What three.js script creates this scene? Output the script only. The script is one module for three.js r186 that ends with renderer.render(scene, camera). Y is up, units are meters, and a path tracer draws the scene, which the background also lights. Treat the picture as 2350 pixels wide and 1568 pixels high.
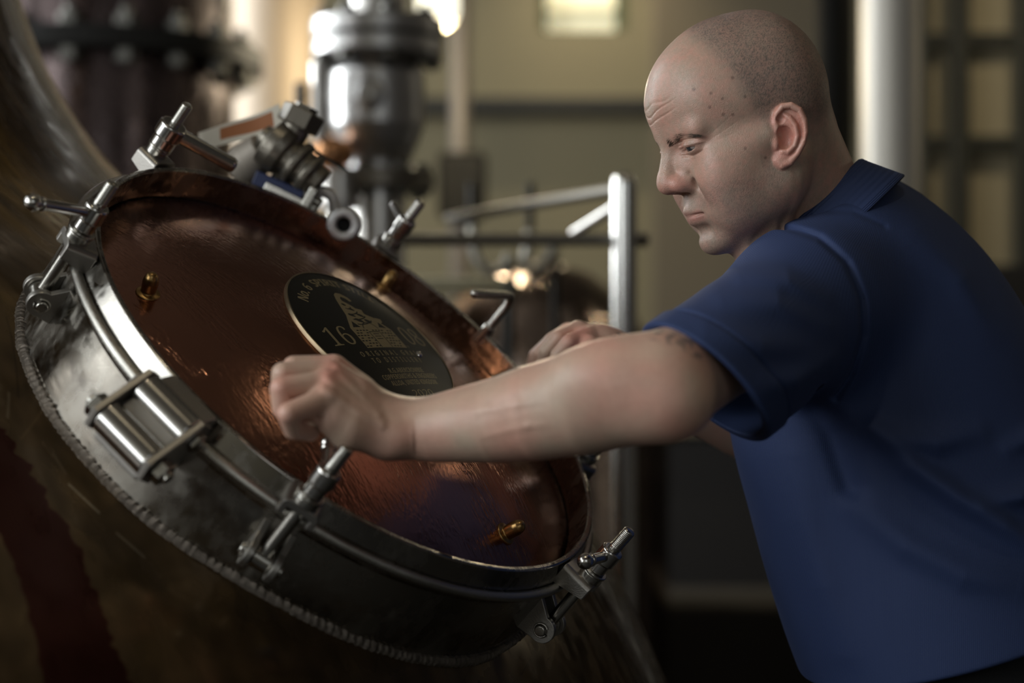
import * as THREE from 'three';
import { mergeGeometries, mergeVertices } from 'three/addons/utils/BufferGeometryUtils.js';
import { RoundedBoxGeometry } from 'three/addons/geometries/RoundedBoxGeometry.js';
import { RectAreaLightUniformsLib } from 'three/addons/lights/RectAreaLightUniformsLib.js';

// ---------------------------------------------------------------- camera, light, exposure
RectAreaLightUniformsLib.init();
const scene = new THREE.Scene();
const F = 3917, EYE = 1.4;                                  // focal length in photo pixels, eye height in metres
const camera = new THREE.PerspectiveCamera(2 * Math.atan(784 / F) * 180 / Math.PI, 2350 / 1568, 0.05, 60);
camera.position.set(0, EYE, 0);
camera.lookAt(0, EYE, -1);
camera.focus = 1.63;
camera.userData.fStop = 2.3;
const renderer = new THREE.WebGLRenderer({ antialias: true });
renderer.toneMapping = THREE.LinearToneMapping;
renderer.toneMappingExposure = 0.8;
renderer.shadowMap.enabled = true;
scene.background = new THREE.Color(0.02, 0.022, 0.025);      // evening-grey sky; the hall is closed, none of it enters

// windows (frosted, daylight behind) and lamps: [x, y, z, width, height, facing, intensity, colour]
const WINDOWS = [
  { x: -2.95, y: 2.2, z: 1.75, w: 1.2, h: 1.9, power: 7.5 },
  { x: -2.95, y: 2.75, z: -0.2, w: 2.2, h: 2.1, power: 7.5 },
  { x: -2.95, y: 2.9, z: -2.9, w: 1.0, h: 2.2, power: 4 },
  { x: -2.95, y: 2.9, z: -4.6, w: 1.3, h: 2.4, power: 23 },
];
const FILL_WINDOW = { x: 0.9, y: 2.3, w: 1.5, h: 1.5, power: 0.7 };           // behind the camera, added for fill light
const DAY = new THREE.Color(0.93, 0.98, 1.0), WARM = new THREE.Color(1.0, 0.86, 0.6);
const HIGHBAYS = [                                                                // x, y, z, light, size, cone, place; all but the first are added fill lamps, unseen
  [-0.42, 4.0, -5.3, 1.2, 0.6, 1.2, 'over the pipework behind the still'], [1.95, 3.3, -4.55, 5, 1, 1.2, 'in front of the glazed partition, added to brighten its panes'], [0.32, 3.55, -7.05, 11, 1, 0.9, 'above the lit window, added to wash the back wall'],
  [1.5, 4.1, -2.2, 0.4, 2.6, 1.2, 'over the man, wide-shaded, added to light the still'], [0.1, 4.2, -0.5, 3, 1, 1.2, 'nearest the front of the hall, added for top light']];

// ---------------------------------------------------------------- helpers
const V = (x, y, z) => new THREE.Vector3(x, y, z);
const at = (px, py, d) => V((px - 1175) / F * d, EYE - (py - 784) / F * d, -d);   // the point seen at a pixel of the photo, d metres away
const clamp = (x, a, b) => Math.min(b, Math.max(a, x));
const lerp = (a, b, t) => a + (b - a) * t;
const sst = (a, b, x) => { const t = clamp((x - a) / (b - a), 0, 1); return t * t * (3 - 2 * t); };
let seedN = 12345;
const rnd = () => { seedN = (seedN * 1664525 + 1013904223) >>> 0; return seedN / 4294967296; };
// value noise in 3-D
const HT = new Float32Array(4096); for (let i = 0; i < 4096; i++) HT[i] = rnd();
const hash3 = (i, j, k) => HT[((i * 73856093) ^ (j * 19349663) ^ (k * 83492791)) & 4095];
function noise3(x, y, z) {
  const i = Math.floor(x), j = Math.floor(y), k = Math.floor(z);
  let u = x - i, v = y - j, w = z - k;
  u = u * u * (3 - 2 * u); v = v * v * (3 - 2 * v); w = w * w * (3 - 2 * w);
  const L = (a, b, t) => a + (b - a) * t;
  return L(L(L(hash3(i, j, k), hash3(i + 1, j, k), u), L(hash3(i, j + 1, k), hash3(i + 1, j + 1, k), u), v),
    L(L(hash3(i, j, k + 1), hash3(i + 1, j, k + 1), u), L(hash3(i, j + 1, k + 1), hash3(i + 1, j + 1, k + 1), u), v), w);
}
const fbm3 = (x, y, z, o = 4) => { let s = 0, a = 0.5, t = 0; for (let i = 0; i < o; i++) { s += a * noise3(x, y, z); t += a; a *= 0.5; x = x * 2.03 + 7.1; y = y * 2.01 + 3.7; z = z * 2.02 + 1.3; } return s / t; };

const names = new Map();
function numbered(n) { const k = names.get(n) ?? 0; names.set(n, k + 1); return k ? n + '_' + String(k).padStart(3, '0') : n; }
function tag(o, label, category, group, kind) { if (label) o.userData.label = label; if (category) o.userData.category = category; if (group) o.userData.group = group; if (kind) o.userData.kind = kind; return o; }
function thing(name, label, category, pos = V(0, 0, 0), quat, group) {
  const o = new THREE.Group(); o.name = numbered(name); o.position.copy(pos); if (quat) o.quaternion.copy(quat);
  scene.add(o); o.updateMatrixWorld(true);
  return tag(o, label, category, group);
}
function group(name, parent, pos, quat) {                                       // a part with sub-parts, placed by world position and turn
  const o = new THREE.Group(); o.name = name; parent.updateWorldMatrix(true, false);
  const m = new THREE.Matrix4().compose(pos, quat ?? new THREE.Quaternion(), V(1, 1, 1)).premultiply(new THREE.Matrix4().copy(parent.matrixWorld).invert());
  m.decompose(o.position, o.quaternion, o.scale); parent.add(o); o.updateMatrixWorld(true); return o;
}
function merge(gs) {
  gs = [].concat(gs);
  if (gs.length === 1) return gs[0];
  gs = gs.map((g) => { g = g.index ? g.toNonIndexed() : g; for (const k of Object.keys(g.attributes)) if (!['position', 'normal', 'uv'].includes(k)) g.deleteAttribute(k); if (!g.attributes.uv) g.setAttribute('uv', new THREE.BufferAttribute(new Float32Array(g.attributes.position.count * 2), 2)); return g; });
  return mergeGeometries(gs);
}
function mesh(name, g, mat, parent) {
  const m = new THREE.Mesh(merge(g), mat); m.name = parent === scene ? numbered(name) : name; m.castShadow = m.receiveShadow = true;
  parent.add(m); return m;
}
const partL = (name, g, mat, parent) => mesh(name, g, mat, parent);           // geometry already in the thing's own axes
function partW(name, g, mat, parent) {                                         // geometry given in world axes
  parent.updateWorldMatrix(true, false);
  g = merge(g).clone(); g.applyMatrix4(new THREE.Matrix4().copy(parent.matrixWorld).invert());
  return mesh(name, g, mat, parent);
}
function struct(name, g, mat) { const m = new THREE.Mesh(merge(g), mat); m.name = name; m.castShadow = m.receiveShadow = true; m.userData.kind = 'structure'; scene.add(m); return m; }

// geometry: lathes with uv in metres, rods between points, tubes, bevelled plates
function lathe(pts, seg = 48, a0 = 0, a1 = Math.PI * 2) {
  const g = new THREE.LatheGeometry(pts.map((p) => new THREE.Vector2(Math.max(p[0], 1e-5), p[1])), seg, a0, a1 - a0), uv = g.attributes.uv, n = pts.length;
  let rm = 0; for (const p of pts) rm = Math.max(rm, p[0]);
  const len = [0]; for (let i = 1; i < n; i++) len.push(len[i - 1] + Math.hypot(pts[i][0] - pts[i - 1][0], pts[i][1] - pts[i - 1][1]));
  for (let i = 0; i <= seg; i++) for (let j = 0; j < n; j++) uv.setXY(i * n + j, (a1 - a0) * i / seg * rm, len[j]);
  return g;
}
function crisp(pts, d = 0.0008) {                                              // doubles the corners of a profile so that lathe edges stay sharp yet rounded
  const out = [pts[0]];
  for (let i = 1; i < pts.length - 1; i++) {
    const [a, b, c] = [pts[i - 1], pts[i], pts[i + 1]], la = Math.hypot(a[0] - b[0], a[1] - b[1]), lc = Math.hypot(c[0] - b[0], c[1] - b[1]);
    const e = Math.min(d, la * 0.3, lc * 0.3);
    const p = [b[0] + (a[0] - b[0]) / la * e, b[1] + (a[1] - b[1]) / la * e], q = [b[0] + (c[0] - b[0]) / lc * e, b[1] + (c[1] - b[1]) / lc * e];
    out.push([p[0] + (a[0] - p[0]) * 0.04, p[1] + (a[1] - p[1]) * 0.04], p, [(p[0] + q[0]) / 4 + b[0] / 2, (p[1] + q[1]) / 4 + b[1] / 2], q, [q[0] + (c[0] - q[0]) * 0.04, q[1] + (c[1] - q[1]) * 0.04]);
  }
  out.push(pts[pts.length - 1]); return out;
}
const UP = V(0, 1, 0);
function place(g, a, dir) { return g.applyQuaternion(new THREE.Quaternion().setFromUnitVectors(UP, dir.clone().normalize())).translate(a.x, a.y, a.z); }
function rod(a, b, r0, r1 = r0, seg = 24, ch = 0.12) {                           // solid rod from a to b with rounded edges
  const L = a.distanceTo(b), c = Math.min(r0, r1) * ch;
  return place(lathe([[0, 0], [r0 - c, 0], [r0 - c * 0.3, c * 0.3], [r0, c], [r0, c * 1.3], [r1, L - c * 1.3], [r1, L - c], [r1 - c * 0.3, L - c * 0.3], [r1 - c, L], [0, L]], seg), a, b.clone().sub(a));
}
function tube(pts, r, seg = 12, n) { const c = new THREE.CatmullRomCurve3(pts, false, 'centripetal'); return new THREE.TubeGeometry(c, n ?? pts.length * 8, r, seg, false); }
function ball(p, r, sx = 1, sy = 1, sz = 1, w = 24, h = 16) { return new THREE.SphereGeometry(r, w, h).scale(sx, sy, sz).translate(p.x, p.y, p.z); }
function hex(a, dir, r, h) {                                                  // hexagon nut or bolt head
  const s = new THREE.Shape(); for (let i = 0; i < 6; i++) { const t = i * Math.PI / 3; (i ? s.lineTo : s.moveTo).call(s, Math.cos(t) * r, Math.sin(t) * r); }
  const g = new THREE.ExtrudeGeometry(s, { depth: h * 0.8, bevelEnabled: true, bevelThickness: h * 0.1, bevelSize: r * 0.08, bevelSegments: 2, curveSegments: 6 });
  g.translate(0, 0, h * 0.1).rotateX(-Math.PI / 2); return place(g, a, dir);
}
function slab(w, h, d, r = 0.004) { return new RoundedBoxGeometry(w, h, d, 2, r); }
function extrude(shape, depth, bevel = 0.001) { return new THREE.ExtrudeGeometry(shape, { depth: depth - 2 * bevel, bevelEnabled: true, bevelThickness: bevel, bevelSize: bevel, bevelSegments: 2, curveSegments: 20 }).translate(0, 0, bevel - depth / 2); }

// textures
function noiseTex(size, fn, srgb) {                                            // fn(u, v) -> [r, g, b] or a number, 0..1
  const d = new Uint8Array(size * size * 4);
  for (let y = 0; y < size; y++) for (let x = 0; x < size; x++) { const c = fn(x / size, y / size), o = (y * size + x) * 4; for (let i = 0; i < 3; i++) d[o + i] = clamp(Math.round((c.length ? c[i] : c) * 255), 0, 255); d[o + 3] = 255; }
  const t = new THREE.DataTexture(d, size, size); t.magFilter = THREE.LinearFilter; t.minFilter = THREE.LinearMipmapLinearFilter; t.wrapS = t.wrapT = THREE.RepeatWrapping; if (srgb) t.colorSpace = THREE.SRGBColorSpace; t.needsUpdate = true; return t;
}
// noise that repeats over [0,1)^2 : blends four shifted copies
const tiled = (f) => (u, v) => { const a = u * u * (3 - 2 * u), b = v * v * (3 - 2 * v); return lerp(lerp(f(u, v), f(u - 1, v), a), lerp(f(u, v - 1), f(u - 1, v - 1), a), b); };
function rep(t, x, y = x) { const c = t.clone(); c.repeat.set(x, y); c.needsUpdate = true; return c; }

// ---------------------------------------------------------------- signed-distance modelling (flesh and cloth)
const ell = (x, y, z, cx, cy, cz, rx, ry, rz) => { x -= cx; y -= cy; z -= cz; const a = x / rx, b = y / ry, c = z / rz, k0 = Math.sqrt(a * a + b * b + c * c), p = a / rx, q = b / ry, r = c / rz, k1 = Math.sqrt(p * p + q * q + r * r); return k1 < 1e-12 ? -Math.min(rx, ry, rz) : k0 * (k0 - 1) / k1; };
const cap = (x, y, z, ax, ay, az, bx, by, bz, ra, rb) => { const dx = bx - ax, dy = by - ay, dz = bz - az; x -= ax; y -= ay; z -= az; let t = (x * dx + y * dy + z * dz) / (dx * dx + dy * dy + dz * dz); t = t < 0 ? 0 : t > 1 ? 1 : t; x -= dx * t; y -= dy * t; z -= dz * t; return Math.sqrt(x * x + y * y + z * z) - (ra + (rb - ra) * t); };
const smin = (a, b, k) => { const h = k - Math.abs(a - b); return h > 0 ? Math.min(a, b) - h * h / k * 0.25 : Math.min(a, b); };
const smax = (a, b, k) => { const h = k - Math.abs(a - b); return h > 0 ? Math.max(a, b) + h * h / k * 0.25 : Math.max(a, b); };
const chain = (pts) => (x, y, z) => { let d = 1e9; for (let i = 0; i + 1 < pts.length; i++) { const a = pts[i], b = pts[i + 1]; d = Math.min(d, cap(x, y, z, a[0], a[1], a[2], b[0], b[1], b[2], a[3], b[3])); } return d; };
// surface nets over the cells that the surface crosses; returns an indexed geometry with exact normals
function skinField(f, lo, hi, h, colour, uvOf) { return skinField0(f, lo, hi, h, colour, uvOf); }
function skinField0(f, lo, hi, h, colour, uvOf) {
  const B = 8, nb = [0, 1, 2].map((i) => Math.ceil((hi[i] - lo[i]) / h / B)), n = nb.map((k) => k * B + 1), [nx, ny, nz] = n;
  const val = new Float32Array(nx * ny * nz).fill(1), cell = new Int32Array(nx * ny * nz).fill(-1), active = [];
  const half = B * h / 2, reach = Math.sqrt(3) * half * 1.7;
  for (let bz = 0; bz < nb[2]; bz++) for (let by = 0; by < nb[1]; by++) for (let bx = 0; bx < nb[0]; bx++) {
    const d = f(lo[0] + (bx * B) * h + half, lo[1] + (by * B) * h + half, lo[2] + (bz * B) * h + half), on = Math.abs(d) < reach;
    if (on) active.push([bx * B, by * B, bz * B]);
    const k1 = bz * B + (bz === nb[2] - 1 ? B : B - 1), j1 = by * B + (by === nb[1] - 1 ? B : B - 1), i1 = bx * B + (bx === nb[0] - 1 ? B : B - 1);
    for (let k = bz * B; k <= k1; k++) for (let j = by * B; j <= j1; j++) for (let i = bx * B; i <= i1; i++) val[(k * ny + j) * nx + i] = on ? f(lo[0] + i * h, lo[1] + j * h, lo[2] + k * h) : d;
  }
  const pos = [], idx = [], sy = nx, sz = nx * ny, E = [[0, 1], [2, 3], [4, 5], [6, 7], [0, 2], [1, 3], [4, 6], [5, 7], [0, 4], [1, 5], [2, 6], [3, 7]];
  const off = [0, 1, sy, sy + 1, sz, sz + 1, sz + sy, sz + sy + 1], g = new Float32Array(8);
  for (const [x0, y0, z0] of active) for (let k = z0; k < z0 + B; k++) for (let j = y0; j < y0 + B; j++) for (let i = x0; i < x0 + B; i++) {
    const c = k * sz + j * sy + i; let m = 0;
    for (let q = 0; q < 8; q++) { g[q] = val[c + off[q]]; if (g[q] < 0) m |= 1 << q; }
    if (m === 0 || m === 255) continue;
    let X = 0, Y = 0, Z = 0, w = 0;
    for (const [a, b] of E) { if ((m >> a & 1) === (m >> b & 1)) continue; const t = g[a] / (g[a] - g[b]); X += (a & 1) + t * ((b & 1) - (a & 1)); Y += (a >> 1 & 1) + t * ((b >> 1 & 1) - (a >> 1 & 1)); Z += (a >> 2 & 1) + t * ((b >> 2 & 1) - (a >> 2 & 1)); w++; }
    cell[c] = pos.length / 3; pos.push(lo[0] + (i + X / w) * h, lo[1] + (j + Y / w) * h, lo[2] + (k + Z / w) * h);
  }
  const quad = (a, b, c, d, flip) => { if (a < 0 || b < 0 || c < 0 || d < 0) return; flip ? idx.push(a, c, b, b, c, d) : idx.push(a, b, c, b, d, c); };
  for (const [x0, y0, z0] of active) for (let k = z0; k < z0 + B; k++) for (let j = y0; j < y0 + B; j++) for (let i = x0; i < x0 + B; i++) {
    const c = k * sz + j * sy + i, s = val[c] < 0;
    if (j && k && s !== val[c + 1] < 0) quad(cell[c - sy - sz], cell[c - sz], cell[c - sy], cell[c], !s);
    if (i && k && s !== val[c + sy] < 0) quad(cell[c - 1 - sz], cell[c - sz], cell[c - 1], cell[c], s);
    if (i && j && s !== val[c + sz] < 0) quad(cell[c - 1 - sy], cell[c - sy], cell[c - 1], cell[c], !s);
  }
  const P = new Float32Array(pos), N = new Float32Array(pos.length), e = h * 0.35;
  for (let i = 0; i < P.length; i += 3) for (let pass = 0; pass < 2; pass++) {
    const x = P[i], y = P[i + 1], z = P[i + 2], a = f(x + e, y - e, z - e), b = f(x - e, y - e, z + e), c = f(x - e, y + e, z - e), d = f(x + e, y + e, z + e);
    let gx = a - b - c + d, gy = -a - b + c + d, gz = -a + b - c + d; const l = Math.hypot(gx, gy, gz) || 1, val0 = (a + b + c + d) / 4, gm = l / (4 * e);
    gx /= l; gy /= l; gz /= l;
    if (pass === 0) { const s = clamp(val0 / Math.max(gm, 0.5), -h * 0.5, h * 0.5); P[i] -= gx * s; P[i + 1] -= gy * s; P[i + 2] -= gz * s; }
    else { N[i] = gx; N[i + 1] = gy; N[i + 2] = gz; }
  }
  const geo = new THREE.BufferGeometry(); geo.setAttribute('position', new THREE.BufferAttribute(P, 3)); geo.setAttribute('normal', new THREE.BufferAttribute(N, 3));
  const nv = P.length / 3, uv = new Float32Array(nv * 2);
  for (let i = 0; i < nv; i++) { const t = uvOf(P[i * 3], P[i * 3 + 1], P[i * 3 + 2], N[i * 3], N[i * 3 + 1], N[i * 3 + 2]); uv[i * 2] = t[0]; uv[i * 2 + 1] = t[1]; }
  geo.setAttribute('uv', new THREE.BufferAttribute(uv, 2));
  if (colour) { const C = new Float32Array(nv * 3); for (let i = 0; i < nv; i++) { const c = colour(P[i * 3], P[i * 3 + 1], P[i * 3 + 2], N[i * 3], N[i * 3 + 1], N[i * 3 + 2]); C[i * 3] = c[0]; C[i * 3 + 1] = c[1]; C[i * 3 + 2] = c[2]; } geo.setAttribute('color', new THREE.BufferAttribute(C, 3)); }
  geo.setIndex(new THREE.BufferAttribute(new Uint32Array(idx), 1)); return geo;
}
// ---------------------------------------------------------------- materials
const T = {
  grain: noiseTex(512, tiled((u, v) => 0.5 * fbm3(u * 14, v * 14, 1, 4) + 0.5 * fbm3(u * 60, v * 60, 4, 3))),
  fine: noiseTex(512, tiled((u, v) => fbm3(u * 110, v * 110, 9, 2))),
  scratch: (() => {                                                            // fine scratches and smears, both ways
    const c = document.createElement('canvas'); c.width = c.height = 1024; const x = c.getContext('2d'); x.fillStyle = '#808080'; x.fillRect(0, 0, 1024, 1024);
    for (let i = 0; i < 2600; i++) { const a = rnd() * 6.3, l = 8 + rnd() * rnd() * 160, px = rnd() * 1024, py = rnd() * 1024, s = rnd() > 0.5 ? 255 : 0; x.strokeStyle = 'rgba(' + s + ',' + s + ',' + s + ',' + (0.05 + rnd() * 0.2) + ')'; x.lineWidth = 0.5 + rnd() * 1.4; for (const ox of [-1024, 0, 1024]) for (const oy of [-1024, 0, 1024]) { x.beginPath(); x.moveTo(px + ox, py + oy); x.lineTo(px + ox + Math.cos(a) * l, py + oy + Math.sin(a) * l); x.stroke(); } }
    const t = new THREE.CanvasTexture(c); t.wrapS = t.wrapT = THREE.RepeatWrapping; return t;
  })(),
  ripple: noiseTex(1024, tiled((u, v) => { const w = fbm3(u * 5, v * 5, 2.2, 3); return 0.45 * fbm3(u * 90 + w * 6, v * 16 + w * 9, 3, 3) + 0.35 * fbm3(u * 22 + w * 5, v * 22, 8, 3) + 0.2 * fbm3(u * 190, v * 60 + w * 8, 5, 2); })),
  dish: noiseTex(1024, tiled((u, v) => { const w = fbm3(u * 5, v * 5, 2.2, 3), m = sst(0.47, 0.62, fbm3(u * 7 + 3, v * 7, 6, 3)); return 0.5 + (0.5 * fbm3(u * 90 + w * 6, v * 16 + w * 9, 3, 3) + 0.3 * fbm3(u * 190, v * 60 + w * 8, 5, 2) - 0.4) * (0.18 + 0.82 * m) + 0.25 * (fbm3(u * 14, v * 14, 8, 3) - 0.5); })),
  knit: noiseTex(256, (u, v) => { const a = Math.sin(u * Math.PI * 2 * 32), b = Math.sin(v * Math.PI * 2 * 32 + (Math.floor(u * 32) % 2) * Math.PI); return 0.5 + 0.25 * a + 0.25 * b; }),
  rib: noiseTex(128, (u, v) => 0.5 + 0.5 * Math.sin(v * Math.PI * 2 * 16)),
  pores: noiseTex(512, tiled((u, v) => { const a = fbm3(u * 36, v * 36, 1, 2), b = fbm3(u * 90, v * 90, 7, 2); return 0.3 * a + 0.7 * sst(0.25, 0.6, b); })),
  smear: noiseTex(512, tiled((u, v) => { const w = fbm3(u * 4, v * 4, 3, 3); return sst(0.2, 0.85, 0.6 * fbm3(u * 9 + w * 3, v * 5 + w * 4, 3, 4) + 0.4 * fbm3(u * 50, v * 30, 6, 3)); })),
};
const std = (o) => new THREE.MeshStandardMaterial(o), phy = (o) => new THREE.MeshPhysicalMaterial(o);
const M = {
  steel: std({ color: new THREE.Color(0.52, 0.5, 0.47), metalness: 1, roughness: 0.2, bumpMap: rep(T.scratch, 4), bumpScale: 0.00006 }),
  bolt: std({ color: new THREE.Color(0.46, 0.44, 0.4), metalness: 1, roughness: 0.24, bumpMap: rep(T.fine, 20), bumpScale: 0.00005 }),
  collar: std({ color: new THREE.Color(0.33, 0.305, 0.265), metalness: 1, roughness: 0.62, roughnessMap: rep(T.smear, 3), bumpMap: rep(T.scratch, 3), bumpScale: 0.00012 }),
  rimSteel: std({ color: new THREE.Color(0.33, 0.31, 0.28), metalness: 1, roughness: 0.5, roughnessMap: rep(T.smear, 4), bumpMap: rep(T.scratch, 3), bumpScale: 0.00008 }),
  weld: std({ color: new THREE.Color(0.2, 0.17, 0.14), metalness: 1, roughness: 0.38, bumpMap: rep(T.fine, 12), bumpScale: 0.0004 }),
  dish: std({ color: new THREE.Color(0.4, 0.19, 0.13), metalness: 1, roughness: 0.2, bumpMap: rep(T.dish, 4), bumpScale: 0.0013 }),
  brass: std({ color: new THREE.Color(0.36, 0.22, 0.085), metalness: 1, roughness: 0.32, bumpMap: rep(T.fine, 6), bumpScale: 0.00005 }),
  rubber: std({ color: 0x141312, roughness: 0.7 }),
  valve: std({ color: new THREE.Color(0.55, 0.54, 0.53), metalness: 1, roughness: 0.36, bumpMap: rep(T.grain, 6), bumpScale: 0.0006 }),
  valveDark: std({ color: new THREE.Color(0.2, 0.18, 0.15), metalness: 0.9, roughness: 0.4, bumpMap: rep(T.grain, 6), bumpScale: 0.0005 }),
  pipe: std({ color: new THREE.Color(0.58, 0.56, 0.53), metalness: 1, roughness: 0.32, bumpMap: rep(T.scratch, 2), bumpScale: 0.0001 }),
  darkPipe: std({ color: 0x2c2a26, metalness: 0.5, roughness: 0.5, bumpMap: rep(T.grain, 4), bumpScale: 0.0005 }),
  copper: std({ color: new THREE.Color(0.78, 0.4, 0.2), metalness: 1, roughness: 0.3, bumpMap: rep(T.ripple, 1), bumpScale: 0.0006 }),
  copperPale: std({ color: new THREE.Color(0.45, 0.36, 0.27), metalness: 0.25, roughness: 0.6, bumpMap: rep(T.ripple, 1), bumpScale: 0.0006 }),
  copperDark: std({ color: new THREE.Color(0.22, 0.12, 0.085), metalness: 1, roughness: 0.5, roughnessMap: rep(T.smear, 2), bumpMap: rep(T.grain, 2), bumpScale: 0.001 }),
  iron: std({ color: 0x171613, metalness: 0.4, roughness: 0.65, bumpMap: rep(T.grain, 3), bumpScale: 0.001 }),
  wall: std({ color: new THREE.Color(0.165, 0.14, 0.082), roughness: 0.85, bumpMap: rep(T.grain, 1), bumpScale: 0.003 }),
  wallSide: std({ color: new THREE.Color(0.2, 0.18, 0.14), roughness: 0.9, bumpMap: rep(T.grain, 1), bumpScale: 0.003 }),
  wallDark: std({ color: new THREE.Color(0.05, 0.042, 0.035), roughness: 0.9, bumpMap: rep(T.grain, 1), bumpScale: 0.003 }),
  ceiling: std({ color: new THREE.Color(0.085, 0.072, 0.058), roughness: 0.9, bumpMap: rep(T.grain, 1), bumpScale: 0.004 }),
  floor: std({ color: new THREE.Color(0.025, 0.024, 0.022), roughness: 0.6, bumpMap: rep(T.grain, 1), bumpScale: 0.002 }),
  frame: std({ color: 0x2b2a1f, roughness: 0.6, bumpMap: rep(T.grain, 3), bumpScale: 0.0006 }),
  paintBlue: std({ color: 0x0c1a40, roughness: 0.55 }),
  glow: std({ color: 0xd8dcd8, roughness: 0.6, emissive: new THREE.Color(0.9, 0.95, 1.0), emissiveIntensity: 1.0 }),
  glowWarm: std({ color: 0xd8d0c0, roughness: 0.6, emissive: WARM, emissiveIntensity: 6 }),
  glowCream: std({ color: 0xd8d0b0, roughness: 0.6, emissive: new THREE.Color(0.95, 0.88, 0.58), emissiveIntensity: 0.85 }),
  jar: std({ color: 0xd8d0b0, roughness: 0.4, emissive: new THREE.Color(1.0, 0.95, 0.75), emissiveIntensity: 2.2 }),
  frameGreen: std({ color: 0x3a4022, roughness: 0.6, bumpMap: rep(T.grain, 3), bumpScale: 0.0006 }),
  darkBeam: std({ color: 0x1f1d16, roughness: 0.7, bumpMap: rep(T.grain, 3), bumpScale: 0.001 }),
  dado: std({ color: 0x0d0908, roughness: 0.7, bumpMap: rep(T.grain, 3), bumpScale: 0.001 }),
  blind: std({ color: new THREE.Color(0.4, 0.34, 0.22), roughness: 0.85, bumpMap: rep(T.grain, 2), bumpScale: 0.001 }),
  neck: std({ color: new THREE.Color(0.06, 0.042, 0.04), metalness: 0.7, roughness: 0.65, roughnessMap: rep(T.smear, 2), bumpMap: rep(T.grain, 2), bumpScale: 0.001 }),
  ironBolt: std({ color: new THREE.Color(0.14, 0.135, 0.12), metalness: 0.7, roughness: 0.55, bumpMap: rep(T.grain, 6), bumpScale: 0.0005 }),
  conduit: std({ color: new THREE.Color(0.2, 0.18, 0.16), metalness: 0.4, roughness: 0.55, bumpMap: rep(T.grain, 4), bumpScale: 0.0005 }),
  railDark: std({ color: new THREE.Color(0.17, 0.155, 0.13), metalness: 0.7, roughness: 0.45, bumpMap: rep(T.grain, 4), bumpScale: 0.0004 }),
  copperDull: std({ color: new THREE.Color(0.45, 0.36, 0.31), metalness: 1, roughness: 0.3, roughnessMap: rep(T.smear, 1), bumpMap: rep(T.ripple, 1), bumpScale: 0.003 }),
  paleMetal: std({ color: new THREE.Color(0.5, 0.48, 0.42), metalness: 0.6, roughness: 0.45, bumpMap: rep(T.grain, 4), bumpScale: 0.0004 }),
  creamPaint: std({ color: new THREE.Color(0.4, 0.37, 0.25), roughness: 0.6, bumpMap: rep(T.grain, 4), bumpScale: 0.0005 }),
  post: std({ color: new THREE.Color(0.74, 0.73, 0.7), metalness: 1, roughness: 0.22, bumpMap: rep(T.scratch, 2), bumpScale: 0.00008 }),
  darkPanel: std({ color: new THREE.Color(0.12, 0.095, 0.06), roughness: 0.75, bumpMap: rep(T.grain, 2), bumpScale: 0.001 }),
  glowDim: std({ color: 0xb8b0a0, roughness: 0.6, emissive: WARM, emissiveIntensity: 0.25 }),
  lampGlass: std({ color: 0xd8d0b0, roughness: 0.4, emissive: new THREE.Color(1.0, 0.95, 0.75), emissiveIntensity: 2.5 }),
  sleeve: std({ color: new THREE.Color(0.24, 0.21, 0.175), metalness: 0.3, roughness: 0.55, bumpMap: rep(T.grain, 6), bumpScale: 0.0004 }),
  greyPipe: std({ color: new THREE.Color(0.72, 0.68, 0.61), metalness: 0.6, roughness: 0.5, bumpMap: rep(T.scratch, 2), bumpScale: 0.0001 }),
  concrete: phy({ color: new THREE.Color(0.03, 0.028, 0.026), specularIntensity: 0.2, roughness: 0.95, bumpMap: rep(T.grain, 2), bumpScale: 0.004 }),
  skin: phy({ color: 0xffffff, vertexColors: true, roughness: 0.38, bumpMap: rep(T.pores, 26), bumpScale: 0.0002, specularIntensity: 1, sheen: 0.15, sheenRoughness: 0.6, sheenColor: new THREE.Color(0.5, 0.3, 0.22) }),
  shirt: phy({ color: new THREE.Color(0.017, 0.034, 0.105), roughness: 0.78, bumpMap: rep(T.knit, 24), bumpScale: 0.0002, sheen: 0.25, sheenRoughness: 0.45, sheenColor: new THREE.Color(0.05, 0.1, 0.3), side: THREE.DoubleSide }),
  shirtRib: phy({ color: new THREE.Color(0.018, 0.036, 0.112), roughness: 0.75, bumpMap: rep(T.rib, 26), bumpScale: 0.0007, sheen: 0.5, sheenRoughness: 0.45, sheenColor: new THREE.Color(0.05, 0.1, 0.3), side: THREE.DoubleSide }),
  trouser: std({ color: 0x0e0e10, roughness: 0.9, bumpMap: rep(T.fine, 10), bumpScale: 0.0005 }),
  shoe: std({ color: 0x0c0b0a, roughness: 0.45 }),
  hair: std({ color: 0x4a3d31, roughness: 0.6 }),
  eyeWhite: phy({ color: 0xffffff, vertexColors: true, roughness: 0.15, clearcoat: 0.8, clearcoatRoughness: 0.05 }),
};

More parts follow.
